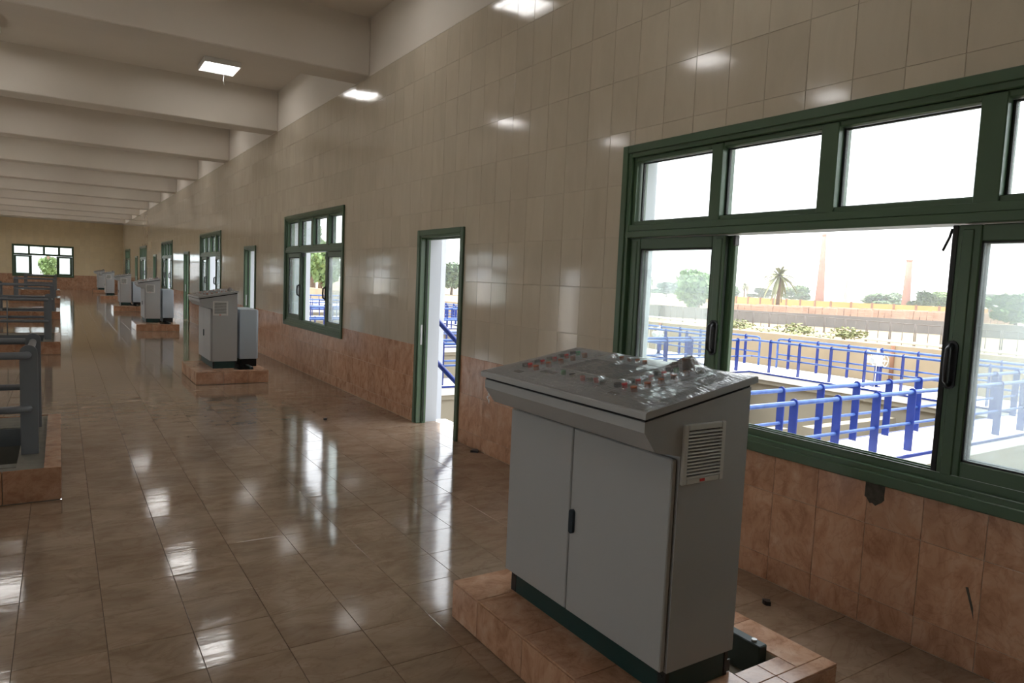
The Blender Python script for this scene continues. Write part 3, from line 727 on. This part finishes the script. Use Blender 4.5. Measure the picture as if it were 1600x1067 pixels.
for i, y in enumerate(PITS):
    k = kerb if i == 0 else copy_tree(kerb); k.location = (PX1, y, 0); tag(k, QL[i], 'kerb', 'pit kerbs along the left side')
    g = guard if i == 0 else copy_tree(guard); g.location = (-0.2, y+0.43, 0.235); tag(g, GL[i], 'guard rail', 'guard rails over the pits')
    if i == 1:
        for xr, yr in ((-0.79, 0.0), (-0.66, 1.13), (-1.12, 1.13)):
            rd = MB(); rd.tube([(xr, yr+(0.03 if yr == 0 else -0.03), -0.20), (xr, yr+(0.03 if yr == 0 else -0.03), 0.74)], 0.010, 6); rd.build('hanger_rod', 'railgrey', g, True)

# ------------------------------------------------------------------ ceiling lights
def make_light():
    root = empty('ceiling_light', (0, 0, ZC)); a, b = 0.27, 0.31
    t = MB(); t.box(-a, a, -b, b, -0.012, 0.0)
    for x0, x1, y0, y1 in ((-a, -a+0.008, -b, b), (a-0.008, a, -b, b), (-a, a, -b, -b+0.008), (-a, a, b-0.008, b)): t.box(x0, x1, y0, y1, -0.085, 0.0)
    t.build('tray', 'white', root, True)
    for x in (-0.18, -0.06, 0.06, 0.18):
        u = MB(); u.tube([(x, -b+0.03, -0.055), (x, b-0.03, -0.055)], 0.013, 8); u.build('tube', 'tube', root, True)
    for y0 in (-b+0.01, b-0.03):
        e = MB(); e.box(-0.21, 0.21, y0, y0+0.02, -0.075, -0.012); e.build('lamp_holder', 'white', root, True)
    return root
lamp = make_light(); first = True
LX = [2.2, -0.95, -3.80]; LY = [2.6,  7.15, 12.42, 16.6, 21.0, 25.5, 30.0, 34.5, 39.0, 43.5, 48.0]  # first row is unseen, added to brighten the near wall
for i, y in enumerate(LY):
    for j, x in enumerate(LX):
        o = lamp if first else copy_tree(lamp); first = False; o.location = (x, y, ZC)
        if i == 2 and j == 0:
            tag(o, 'lit fluorescent ceiling light seen between the first two beams', 'ceiling light')
            wv = MB(); wv.tube([(0.10, 0.315, -0.04), (0.13, 0.33, -0.10), (0.12, 0.33, -0.17), (0.14, 0.33, -0.24)], 0.004, 5); wv.build('loose_wire', 'white', o, True)
        else: tag(o, 'lit fluorescent ceiling light hidden above the beams', 'ceiling light', 'ceiling lights in rows')

# ------------------------------------------------------------------ outside: ground, piers, basins
ZW = -0.9; XC0, XC1 = 18.9, 20.95
mb = MB(); mb.box(24.4, 900, -700, 900, -2.6, -2.0); tag(mb.build('ground', 'sand'), 'pale dry ground stretching to the hazy horizon', 'ground', kind='structure')
mb = MB(); mb.box(-400, XL-TW, -300, 400, -1.0, -0.4); tag(mb.build('ground', 'walk'), 'pale paved ground outside the left wall', 'ground', kind='structure')  # unseen; pale paving added to throw light up to the ceiling
mb = MB(); mb.box(XL-TW, 3.66, YF+TW, 400, -1.0, -0.4); tag(mb.build('ground', 'sand'), 'pale ground beyond the end wall', 'ground', kind='structure')
mb = MB(); mb.box(3.6, 24.5, -40, 110, -3.6, -3.3); tag(mb.build('basin_floor', 'basin'), 'cream concrete bottom of the open basins', 'basin floor', kind='structure')
for (yp, dp, nm) in ((4.45, 4.30, 'outside the nearest window'), (9.0, 4.66, 'beyond the nearest doorway'), (13.5, 4.06, 'outside the second window'), (18.0, 4.2, 'past the second doorway'), (22.5, 4.1, 'outside the third window'), (27.0, 4.2, 'past the third doorway')):
    mb = MB(); mb.box(XR+TW+0.02, dp, yp, yp+0.5, -3.3, 5.2); tag(mb.build('outside_pier', 'white_wall'), 'white rendered outside pier ' + nm, 'pier', kind='structure')
WALKS = [5.88+8.87*k for k in (-1, 0, 1, 2, 3, 4, 5)]
for i, y in enumerate(WALKS):
    mb = MB(); mb.box(4.75, XC0, y, y+1.2, ZW-0.22, ZW); wk = mb.build('walkway', 'walk')
    tag(wk, ['white concrete walkway behind the viewpoint', 'white concrete walkway with blue rails outside the nearest window', 'white concrete walkway seen through the nearest doorway', 'third white walkway across the basins',
             'fourth white walkway across the basins', 'fifth white walkway across the basins', 'farthest white walkway across the basins'][i], 'walkway', kind='structure')
    e = MB(); e.box(4.75, XC0, y-0.012, y+0.03, ZW-0.04, ZW+0.006); e.box(4.75, XC0, y+1.17, y+1.212, ZW-0.04, ZW+0.006); e.build('edge_strip', 'blue', wk)
    b = MB(); b.box(4.75, XC0, y+0.10, y+1.10, -3.3, ZW-0.22); b.box(4.75, XC0, y+0.04, y+1.16, ZW-0.34, ZW-0.22); b.build('support_wall', 'basin', wk)
mb = MB(); mb.box(XC0, XC1, -12, 70, ZW-0.22, ZW); wk = mb.build('walkway', 'walk'); tag(wk, 'long white walkway parallel to the hall with two blue rails', 'walkway', kind='structure')
e = MB(); e.box(XC0-0.012, XC0+0.03, -12, 70, ZW-0.04, ZW+0.006); e.build('edge_strip', 'blue', wk)
b = MB(); b.box(XC0+0.25, XC1-0.1, -12, 70, -3.3, ZW-0.22); b.box(XC0+0.08, XC1-0.05, -12, 70, ZW-0.36, ZW-0.22); b.build('support_wall', 'basin', wk)
mb = MB(); mb.box(XC1, 24.0, -12, 70, -3.3, -1.25); tag(mb.build('channel_bed', 'concrete'), 'grey channel strip beyond the long walkway', 'channel', kind='structure')
mb = MB(); mb.box(24.0, 24.45, -40, 110, -3.3, 0.05); tw = mb.build('basin_outer_wall', 'tan'); tag(tw, 'tan rendered outer wall of the basins', 'wall', kind='structure')
for yv in (12.9, 24.0, 36.0):
    p = MB(); p.tube([(23.96, yv, -1.25), (23.96, yv, 0.05)], 0.07, 8); p.build('downpipe', 'brownpost', tw)
for k, y in enumerate(WALKS[1:4]):
    mb = MB(); mb.box(5.2, 14.6, y+4.3, y+4.6, -3.3, -1.55); mb.box(15.2, 18.9, y+4.05, y+4.35, -3.3, -1.55)
    tag(mb.build('basin_partition', 'basin'), ['low partition wall in the basin outside the nearest window', 'low partition wall in the second basin', 'low partition wall in the third basin'][k], 'wall', kind='structure')

# blue guard rails ---------------------------------------------------------
def blue_post(ax):
    """plate post with a rounded head, plate normal along axis ax"""
    p = MB(); w2 = 0.066; poly = [(-w2, 0.0), (w2, 0.0), (w2, 1.0)] + [(w2*math.cos(a), 1.0+w2*math.sin(a)) for a in [math.pi*i/6 for i in range(1, 6)]] + [(-w2, 1.0)]
    p.prism(poly, ax, -0.009, 0.009); return p.mesh('post', M['blue'])
PM = [blue_post(0), blue_post(1)]
def blue_rail(a0, a1, fixed, ax, phase, label, step=0.99, ends=0):
    """rail along axis ax (0: X, 1: Y) at the other coordinate `fixed`"""
    P = lambda a, z: (a, fixed, z) if ax == 0 else (fixed, a, z)
    root = empty('blue_guard_rail', P(a0, ZW)); a = phase
    while a <= a1:
        if a >= a0:
            o = bpy.data.objects.new('post', PM[ax]); C.objects.link(o); o.parent = root; o.location = Vector(P(a, ZW))-root.location
        a += step
    for z, r in ((ZW+1.0, 0.036), (ZW+0.47, 0.026)):
        t = MB(); pts = [P(a0, z), P(a1, z)]
        if ends < 0 and z > 0: pts = [P(a0, ZW), P(a0, z-0.10), P(a0+0.03, z-0.03), P(a0+0.10, z), P(a1, z)]
        if ends > 0 and z > 0: pts = [P(a0, z), P(a1-0.10, z), P(a1-0.03, z-0.03), P(a1, z-0.10), P(a1, ZW)]
        t.tube(pts, r, 8); t.build('pipe', 'blue_pipe', root)
    return tag(root, label, 'guard rail', 'blue guard rails over the basins')
WN = ['behind the viewpoint', 'outside the nearest window', 'seen through the nearest doorway', 'on the third walkway', 'on the fourth walkway', 'on the fifth walkway', 'on the farthest walkway']
for i, y in enumerate(WALKS):
    blue_rail(5.0, XC0+0.25, y+0.2, 0, 3.46, 'near side blue rail of the walkway ' + WN[i], 1.07)
    blue_rail(5.0, XC0+0.25, y+1.09, 0, 3.39, 'far side blue rail of the walkway ' + WN[i], 1.06)
segs = sorted(WALKS)
for i in range(len(segs)-1):
    blue_rail(segs[i]+1.1, segs[i+1]+0.2, XC0+0.27, 1, segs[i]+2.03, 'blue rail on the near edge of the long walkway, ' + ['nearest stretch', 'between the first and second crossings', 'between the second and third crossings', 'between the third and fourth crossings', 'between the fourth and fifth crossings', 'at its far end'][i], 1.055)
blue_rail(-8, 15.15, 20.78, 1, -7.665, 'blue rail on the far edge of the long walkway, nearer stretch', 1.065, 1)
blue_rail(15.89, 60, 20.78, 1, 16.5, 'blue rail on the far edge of the long walkway, distant stretch', 1.065, -1)

# stairs from the doorways down to the walkways ---------------------------
for k, (yd, wy) in enumerate(zip(DOOR_Y[0:4], WALKS[1:5])):
    root = empty('outside_stair', (XR+TW+0.02, yd-0.55, ZW)); y0, y1 = yd-1.15, yd+0.08
    s = MB(); s.box(XR+TW+0.02, 3.86, y0, y1, -3.3, -0.012); s.build('landing', 'walk', root)
    for i in range(4):
        t = MB(); t.box(3.86+0.23*i, 3.86+0.23*(i+1), y0, y1, -3.3, -0.19-0.18*i); t.build('step', 'walk', root)
    for yy in (y0+0.08, y1-0.08):
        for zz, r in ((1.17, 0.03), (0.69, 0.03)):
            h = MB(); h.tube([(3.68, yy, zz), (4.80, yy, zz-1.07)], r, 8); h.build('handrail', 'blue', root)
        q = MB(); q.cbox(4.78, 4.82, yy-0.045, yy+0.045, ZW, 0.14, 0.003); q.build('post', 'blue', root)
    tag(root, ['outside stair with blue handrails beyond the nearest doorway', 'outside stair beyond the second doorway', 'outside stair beyond the third doorway', 'outside stair beyond the fourth doorway'][k], 'stair', 'stairs down to the walkways')

# valve actuators -----------------------------------------------------------
def make_act():
    root = empty('valve_actuator', (0, 0, ZW))
    p = MB(); p.tube([(0, 0, 0), (0, 0, 0.02)], 0.14, 12); p.tube([(0, 0, 0.02), (0, 0, 0.62)], 0.065, 12); p.build('pedestal', 'blue', root, True)
    g = MB(); g.tube([(0, 0, 0.60), (0, 0, 0.64), (0, 0, 0.86), (0, 0, 0.90)], 0.13, 14); g.tube([(-0.30, 0, 0.76), (-0.06, 0, 0.76)], 0.085, 12); g.build('gearbox', 'actuator', root, True)
    m_ = MB(); m_.tube([(0.05, 0.10, 0.76), (0.05, 0.14, 0.76), (0.05, 0.36, 0.76), (0.05, 0.38, 0.76)], 0.10, 12); m_.tube([(0, 0, 0.88), (0, 0, 1.10)], 0.035, 8); m_.build('motor', 'actuator', root, True)
    h = MB(); h.tube([(0.05+0.16*math.cos(a), -0.20, 0.76+0.16*math.sin(a)) for a in [i*math.pi/8 for i in range(17)]], 0.012, 6)
    for a in (0, 2.1, 4.2): h.tube([(0.05, -0.20, 0.76), (0.05+0.16*math.cos(a), -0.20, 0.76+0.16*math.sin(a))], 0.009, 5)
    h.tube([(0.05, -0.22, 0.76), (0.05, -0.08, 0.76)], 0.03, 8); h.build('handwheel', 'actuator', root, True)
    c = MB(); c.tube([(-0.28, 0.02, 0.84), (-0.30, 0.04, 1.0), (-0.36, 0.10, 1.06), (-0.42, 0.14, 0.96), (-0.42, 0.15, 0.4), (-0.42, 0.15, 0.0)], 0.013, 6)
    c.tube([(-0.1, -0.05, 0.84), (-0.12, -0.08, 1.04), (-0.2, -0.1, 1.06), (-0.24, -0.12, 0.9), (-0.30, -0.14, 0.0)], 0.012, 6); c.build('conduit', 'pipe', root, True)
    return root
act = make_act(); act.location = (19.75, 11.05, ZW); tag(act, 'grey valve actuator on a blue pedestal between the rails, right of the palm', 'valve actuator', 'valve actuators on the long walkway')
a2 = copy_tree(act); a2.location = (19.75, 19.8, ZW); tag(a2, 'grey valve actuator seen through the left sliding pane', 'valve actuator', 'valve actuators on the long walkway')
a3 = copy_tree(act); a3.location = (19.75, 28.7, ZW); tag(a3, 'grey valve actuator farthest along the walkway', 'valve actuator', 'valve actuators on the long walkway')

# ------------------------------------------------------------------ outside: the distance
def onz(px, py, z):
    d = RT*(px-800) - UP*(py-533.5) + FW*FPX
    return CAM + d*((z-CAM.z)/d.z)
def bearing(px):
    d = RT*(px-800) - UP*(409+0.0427*(px-88)-533.5) + FW*FPX
    return Vector((d.x, d.y, 0)).normalized()
G = -2.0
fr_ = empty('mesh_fence', (58.5, 40, G)); tag(fr_, 'thin steel fence with a white pipe along its foot beyond the tan wall', 'fence')
fp0, fp1 = Vector((54.5, 12.0, G)), Vector((61.5, 75.0, G)); nf = 30; dv = (fp1-fp0)/nf
for i in range(nf):
    a = fp0+dv*i; b = a+dv*0.94
    for q, nm in ((a, 'post'), (b, 'post')):
        t = MB(); t.tube([q, q+Vector((0, 0, 1.75))], 0.045, 5); t.build(nm, 'fence', fr_)
    t = MB(); t.tube([a+Vector((0, 0, 1.70)), b+Vector((0, 0, 1.70))], 0.035, 5); t.tube([(a+b)/2, (a+b)/2+Vector((0, 0, 1.7))], 0.03, 5); t.build('panel_frame', 'fence', fr_)
t = MB(); t.tube([fp0+Vector((-0.6, 0, 0.25)), fp1+Vector((-0.6, 0, 0.25))], 0.13, 6); t.build('pipe', 'pipe', fr_)
gw = MB(); g0, g1 = Vector((86, 24, G)), Vector((64, 72, G)); nrm = Vector((0.25, 0.1, 0))
gw.v += [tuple(v) for v in (g0, g1, g1+nrm, g0+nrm)] + [tuple(v+Vector((0, 0, 1.45))) for v in (g0, g1, g1+nrm, g0+nrm)]
for q in ((0, 1, 5, 4), (1, 2, 6, 5), (2, 3, 7, 6), (3, 0, 4, 7), (4, 5, 6, 7)): gw.f.append(q); gw.sm.append(False)
tag(gw.build('block_wall', 'greywall'), 'long low grey block wall behind the steel fence', 'wall', kind='structure')
# yellow boundary wall
bw = empty('boundary_wall', (150, 100, G)); tag(bw, 'yellow panelled boundary wall with brown posts below the chimneys', 'wall')
pts = [onz(1000, 470.5, G), onz(1150, 477, G), onz(1290, 485.5, G), onz(1440, 492.5, G), onz(1640, 505, G)]
pts = [Vector((185, 170, G)), Vector((155, 127, G)), Vector((150, 96, G)), Vector((158, 76, G)), Vector((170, 52, G))]
for i in range(4):
    a, b = pts[i], pts[i+1]; nseg = max(1, int((b-a).length/4.2)); d = (b-a)/nseg; u = d.normalized(); nrm = Vector((-u.y, u.x, 0))*0.12
    for k in range(nseg):
        p0 = a+d*k; p1 = p0+d
        for nm, q0, q1, th, hh, mt in (('panel', p0, p1, 1.0, 2.35, 'yellow'), ('post', p0-u*0.22, p0+u*0.22, 2.2, 2.5, 'brownpost')):
            m_ = MB(); c4 = [q0-nrm*th, q1-nrm*th, q1+nrm*th, q0+nrm*th]
            m_.v += [tuple(v) for v in c4] + [tuple(v+Vector((0, 0, hh))) for v in c4]
            for q in ((0, 1, 5, 4), (1, 2, 6, 5), (2, 3, 7, 6), (3, 0, 4, 7), (4, 5, 6, 7)): m_.f.append(q); m_.sm.append(False)
            m_.build(nm, mt, bw)
# brick stacks drying in front of the yellow wall
def make_stack():
    root = empty('brick_stack', (0, 0, G)); rnd = random.Random(5)
    for i in range(5):
        m_ = MB(); w_ = 1.1-0.05*i
        for j in range(5): m_.box(-2.6+1.04*j+rnd.uniform(-.05, .05), -2.6+1.04*j+0.98, -w_, w_, 0.34*i, 0.34*i+0.32)
        m_.build('brick_course', 'brick', root, True)
    return root
st = make_stack()
for i in range(16):
    o = st if i == 0 else copy_tree(st); row = i % 2; k = i//2
    q = onz(1150+55*k+20*row, 489.5+1.9*k+(3 if row else 0), G); o.location = q; o.rotation_euler = (0, 0, 1.9+random.uniform(-.2, .2))
    tag(o, 'stack of pinkish bricks before the yellow wall, %s from the left in the %s row' % (['first', 'second', 'third', 'fourth', 'fifth', 'sixth', 'seventh', 'eighth'][k], ['back', 'front'][row]), 'brick stack', 'brick stacks before the yellow wall')
# chimneys
def chimney(px, top, d, r0, r1, label):
    dirn = bearing(px); b = dirn*d
    dz = RT*(px-800) - UP*(top-533.5) + FW*FPX; ztop = CAM.z + dz.z*(d/math.hypot(dz.x, dz.y))
    root = empty('brick_chimney', (b.x, b.y, G)); m_ = MB(); m_.tube([(b.x, b.y, G), (b.x, b.y, ztop)], r0, 16, True, r1); m_.build('shaft', 'chim', root)
    m_ = MB(); m_.tube([(b.x, b.y, ztop-(ztop-G)*0.03), (b.x, b.y, ztop+0.15)], r1*1.18, 16); m_.build('cap', 'chim', root)
    m_ = MB(); m_.tube([(b.x, b.y, G), (b.x, b.y, G+(ztop-G)*0.06)], r0*1.3, 12); m_.build('foot', 'chim', root)
    tag(root, label, 'chimney')
chimney(1281, 366, 260, 1.55, 0.62, 'tall slender brick chimney right of the palm')
chimney(1416, 406, 240, 1.25, 0.78, 'short stout brick chimney right of the tall one')
chimney(1321, 403, 520, 1.1, 0.5, 'faint thin chimney between the two big chimneys')
chimney(1571, 425, 480, 1.3, 0.7, 'faint thin chimney seen through the right pane')
chimney(1168, 415, 620, 1.0, 0.6, 'faint thin chimney left of the palm')
# trees
def crown(rnd, n, rx, rz, leaf):
    m_ = MB(); blobs = [(rnd.gauss(0, .38), rnd.gauss(0, .38), rnd.uniform(-.5, .7), rnd.uniform(.35, .6)) for _ in range(9)]
    for i in range(n):
        bx, by, bz, br = rnd.choice(blobs)
        v = Vector((rnd.gauss(0, 1), rnd.gauss(0, 1), rnd.gauss(0, 1))).normalized()*br*rnd.uniform(.6, 1.05)
        c = Vector(((bx+v.x)*rx, (by+v.y)*rx, (bz+v.z)*rz))
        u = Vector((rnd.gauss(0, 1), rnd.gauss(0, 1), rnd.gauss(0, 1))).normalized(); w_ = u.orthogonal().normalized(); s = leaf*rnd.uniform(.6, 1.4)
        m_.quad(tuple(c-u*s-w_*s*.6), tuple(c+u*s-w_*s*.6), tuple(c+u*s+w_*s*.6), tuple(c-u*s+w_*s*.6))
    return m_
TREES = []
for s in range(3):
    rnd = random.Random(20+s); t0 = MB(); t0.tube([(0, 0, 0), (0.05, 0, 1.2), (0, 0.05, 2.6)], 0.20, 7, True, 0.10)
    TREES.append((crown(rnd, 2600, 1.9, 1.6, 0.16).mesh('foliage', M['leaf' if s != 1 else 'leaf2']), t0.mesh('trunk', M['trunk'])))
TREES.append((crown(random.Random(31), 500, 1.9, 1.4, 0.13).mesh('foliage', M['weed']), TREES[0][1]))
def tree(px, d, h, wd, kind, label, name='leafy_tree', base=G, group=None):
    dirn = bearing(px); b = dirn*d
    root = empty(name, (b.x, b.y, base)); fo, tk = TREES[kind]
    s = h/4.0
    c = bpy.data.objects.new('foliage', fo); C.objects.link(c); c.parent = root; c.location = (0, 0, 2.3*s); c.scale = (wd/3.8, wd/3.8, s*0.95); c.rotation_euler = (0, 0, random.uniform(0, 6))
    t = bpy.data.objects.new('trunk', tk); C.objects.link(t); t.parent = root; t.scale = (s, s, s)
    tag(root, label, 'tree', group)
tree(1092, 98, 6.3, 5.6, 0, 'rounded pale green tree behind the left sliding pane')
tree(1590, 120, 5.0, 8.0, 0, 'bright green bush at the right edge of the near window')
tree(1442, 230, 6.0, 8, 1, 'hazy tree just right of the short stout chimney')
tree(1478, 236, 6.2, 7.5, 0, 'hazy tree left of the right sliding sash')
tree(1372, 260, 5.0, 12, 1, 'hazy tree between the two big brick chimneys')
tree(1252, 300, 7.0, 12, 1, 'hazy tree left of the tall chimney')
tree(1187, 345, 6.0, 12, 1, 'hazy tree left of the palm')
tree(1140, 325, 6.5, 12, 1, 'hazy tree right of the left sash stile')
tree(1042, 325, 6.5, 20, 1, 'hazy tree belt behind the left sliding pane')
tree(1400, 330, 6.0, 9, 1, 'small hazy tree left of the short chimney')
tree(706, 170, 7.5, 10.0, 1, 'green tree seen through the nearest doorway')
tree(500, 120, 9.0, 7.0, 0, 'green tree seen through the second window')
tree(488, 150, 14.0, 7.0, 1, 'tall dark tree seen through the second window')
tree(1132, 100, 2.4, 3.0, 0, 'low shrub beside the left sash stile')
for px, dd, lb in ((1160, 62, 'weedy shrub at the fence foot, leftmost'), (1245, 60, 'weedy shrub at the fence foot below the palm'), (1325, 58, 'weedy shrub at the fence foot, right of the tall chimney')):
    tree(px, dd, 1.5, 3.4, 3, lb, 'weedy_shrub')
def palm(px, d, h, rad, label):
    dirn = bearing(px); b = dirn*d
    root = empty('date_palm', (b.x, b.y, G)); rnd = random.Random(int(px))
    t = MB(); t.tube([(b.x, b.y, G), (b.x+.1, b.y, G+h*.35), (b.x, b.y, G+h*.72)], 0.36*h/9, 8, True, 0.28*h/9); t.build('trunk', 'trunk', root)
    for k in range(46):
        az = rnd.uniform(0, 2*math.pi); el = rnd.uniform(-0.9, 1.35); ln = rad*rnd.uniform(.75, 1.15); f = MB(); c = Vector((b.x, b.y, G+h*.72)); pr = None
        side = Vector((-math.sin(az), math.cos(az), 0))
        for j in range(7):
            s = j/6; e = el - 1.5*s*s; p = c + Vector((math.cos(az)*math.cos(el)*ln*s*(1-.15*s), math.sin(az)*math.cos(el)*ln*s*(1-.15*s), ln*(math.sin(el)*s*.9-.55*s*s)))
            wd = 0.30*h/9*(1-abs(s-.45)*1.4)
            if pr is not None:
                a, wa = pr
                f.quad(tuple(a-side*wa-Vector((0, 0, wa*.5))), tuple(a), tuple(p), tuple(p-side*wd-Vector((0, 0, wd*.5)))); f.quad(tuple(a), tuple(a+side*wa-Vector((0, 0, wa*.5))), tuple(p+side*wd-Vector((0, 0, wd*.5))), tuple(p))
            pr = (p, wd)
        f.build('frond', 'palm', root)
    tag(root, label, 'palm tree')
palm(1216, 140, 9.8, 4.6, 'large date palm standing before the yellow wall')
palm(1163, 300, 9.0, 3.0, 'small hazy palm left of the large palm')
palm(1016, 280, 10.0, 3.2, 'small hazy palm behind the left sliding pane')
# sign board on a post
dirn = bearing(1547); b = dirn*170; sd = Vector((-dirn.y, dirn.x, 0))
root = empty('sign_board', (b.x, b.y, G)); t = MB(); t.tube([b+Vector((0, 0, G)), b+Vector((0, 0, 1.7))], 0.16, 6); t.build('post', 'greywall', root)
t = MB(); p0 = b-sd*1.1; p1 = b+sd*1.1
t.v += [tuple(v) for v in (p0+Vector((0, 0, 1.4)), p1+Vector((0, 0, 1.4)), p1+dirn*.25+Vector((0, 0, 1.4)), p0+dirn*.25+Vector((0, 0, 1.4)))] + [tuple(v) for v in (p0+Vector((0, 0, 3.4)), p1+Vector((0, 0, 3.4)), p1+dirn*.25+Vector((0, 0, 3.4)), p0+dirn*.25+Vector((0, 0, 3.4)))]
for f_ in ((0, 1, 5, 4), (1, 2, 6, 5), (2, 3, 7, 6), (3, 0, 4, 7), (4, 5, 6, 7), (3, 2, 1, 0)): t.f.append(f_); t.sm.append(False)
t.build('board', 'greywall', root); tag(root, 'grey sign board on a post left of the right-hand bush', 'sign board')
# beyond the end window
tr_ = MB(); tr_.box(-8, 8, 78, 78.4, -0.4, 2.2); tag(tr_.build('garden_wall', 'white_wall'), 'pale wall beyond the end window', 'wall', kind='structure')
root = empty('leafy_tree', (-0.85, 74, -0.4)); fo, tk = TREES[0]
c = bpy.data.objects.new('foliage', fo); C.objects.link(c); c.parent = root; c.location = (0, 0, 1.5); c.scale = (0.42, 0.42, 0.6)
t = bpy.data.objects.new('trunk', tk); C.objects.link(t); t.parent = root; tag(root, 'leafy tree seen through the end window', 'tree')

# ------------------------------------------------------------------ small things
rnd = random.Random(11)
M['patch'] = plain('dark_cement_patch', srgb(84, 80, 72), 0.95, var=0.3, scale=30, bump=0.5)
pm = MB(); ring = [(1.812, 0.735)] + [(1.862-0.048*math.cos(a)*(1+0.12*rnd.uniform(-1, 1)), 0.672-0.05*math.sin(a)*(1+0.22*rnd.uniform(-1, 1))) for a in [i*math.pi/9 for i in range(10)]] + [(1.910, 0.735)]
pm.prism(ring, 0, XR-0.004, XR+0.001); pm.build('cement_patch', 'patch', wr)
sm_ = MB(); sm_.prism([(1.405, 0.375), (1.416, 0.372), (1.382, 0.27), (1.372, 0.235), (1.378, 0.29)], 0, XR-0.0022, XR); sm_.build('scuff_mark', 'patch', wr)
for (yy, zz) in ((5.63, 0.62), (5.61, 0.58), (5.63, 0.545), (5.60, 0.52)):
    pd_ = MB(); pd_.prism([(yy+0.016*math.cos(a)*rnd.uniform(.4, 1.2), zz+0.026*math.sin(a)*rnd.uniform(.5, 1.2)) for a in [i*math.pi/4 for i in range(8)]], 0, XR-0.0025, XR); pd_.build('paint_drip', 'white', wr)
for k, (px, py, lb) in enumerate(((543, 609, 'dark chip of debris on the floor below the second window'), (742, 706, 'dark chip of debris beside the nearest doorway'), (1198, 944, 'dark chip of debris behind the nearest plinth'), (508, 656, 'small dark crumb on the floor left of the doorway'))):
    q = onz(px, py, 0); m_ = MB(); r = 0.045 if k < 2 else 0.025
    m_.prism([(q.x+r*math.cos(a)*rnd.uniform(.5, 1.2), q.y+r*math.sin(a)*rnd.uniform(.5, 1.2)) for a in [i*math.pi/4 for i in range(8)]], 2, 0.0, 0.022)
    o = m_.build('debris_chip', 'black'); tag(o, lb, 'debris', 'debris on the floor')

# ------------------------------------------------------------------ haze over the distant fields
hm = bpy.data.materials.new('dusty_haze'); hm.use_nodes = True; nt = hm.node_tree; nt.nodes.remove(nt.nodes['Principled BSDF'])
vs = nt.nodes.new('ShaderNodeVolumeScatter'); vs.inputs['Color'].default_value = (0.86, 0.93, 1.0, 1); vs.inputs['Density'].default_value = 0.0007; vs.inputs['Anisotropy'].default_value = 0.3
nt.links.new(vs.outputs[0], nt.nodes['Material Output'].inputs['Volume'])
mb = MB(); mb.box(30, 880, -600, 880, -1.99, 60); sc.cycles.volume_bounces = 3; ho = mb.build('haze', hm); tag(ho, 'pale dusty haze lying over the distant fields', 'haze', kind='stuff')
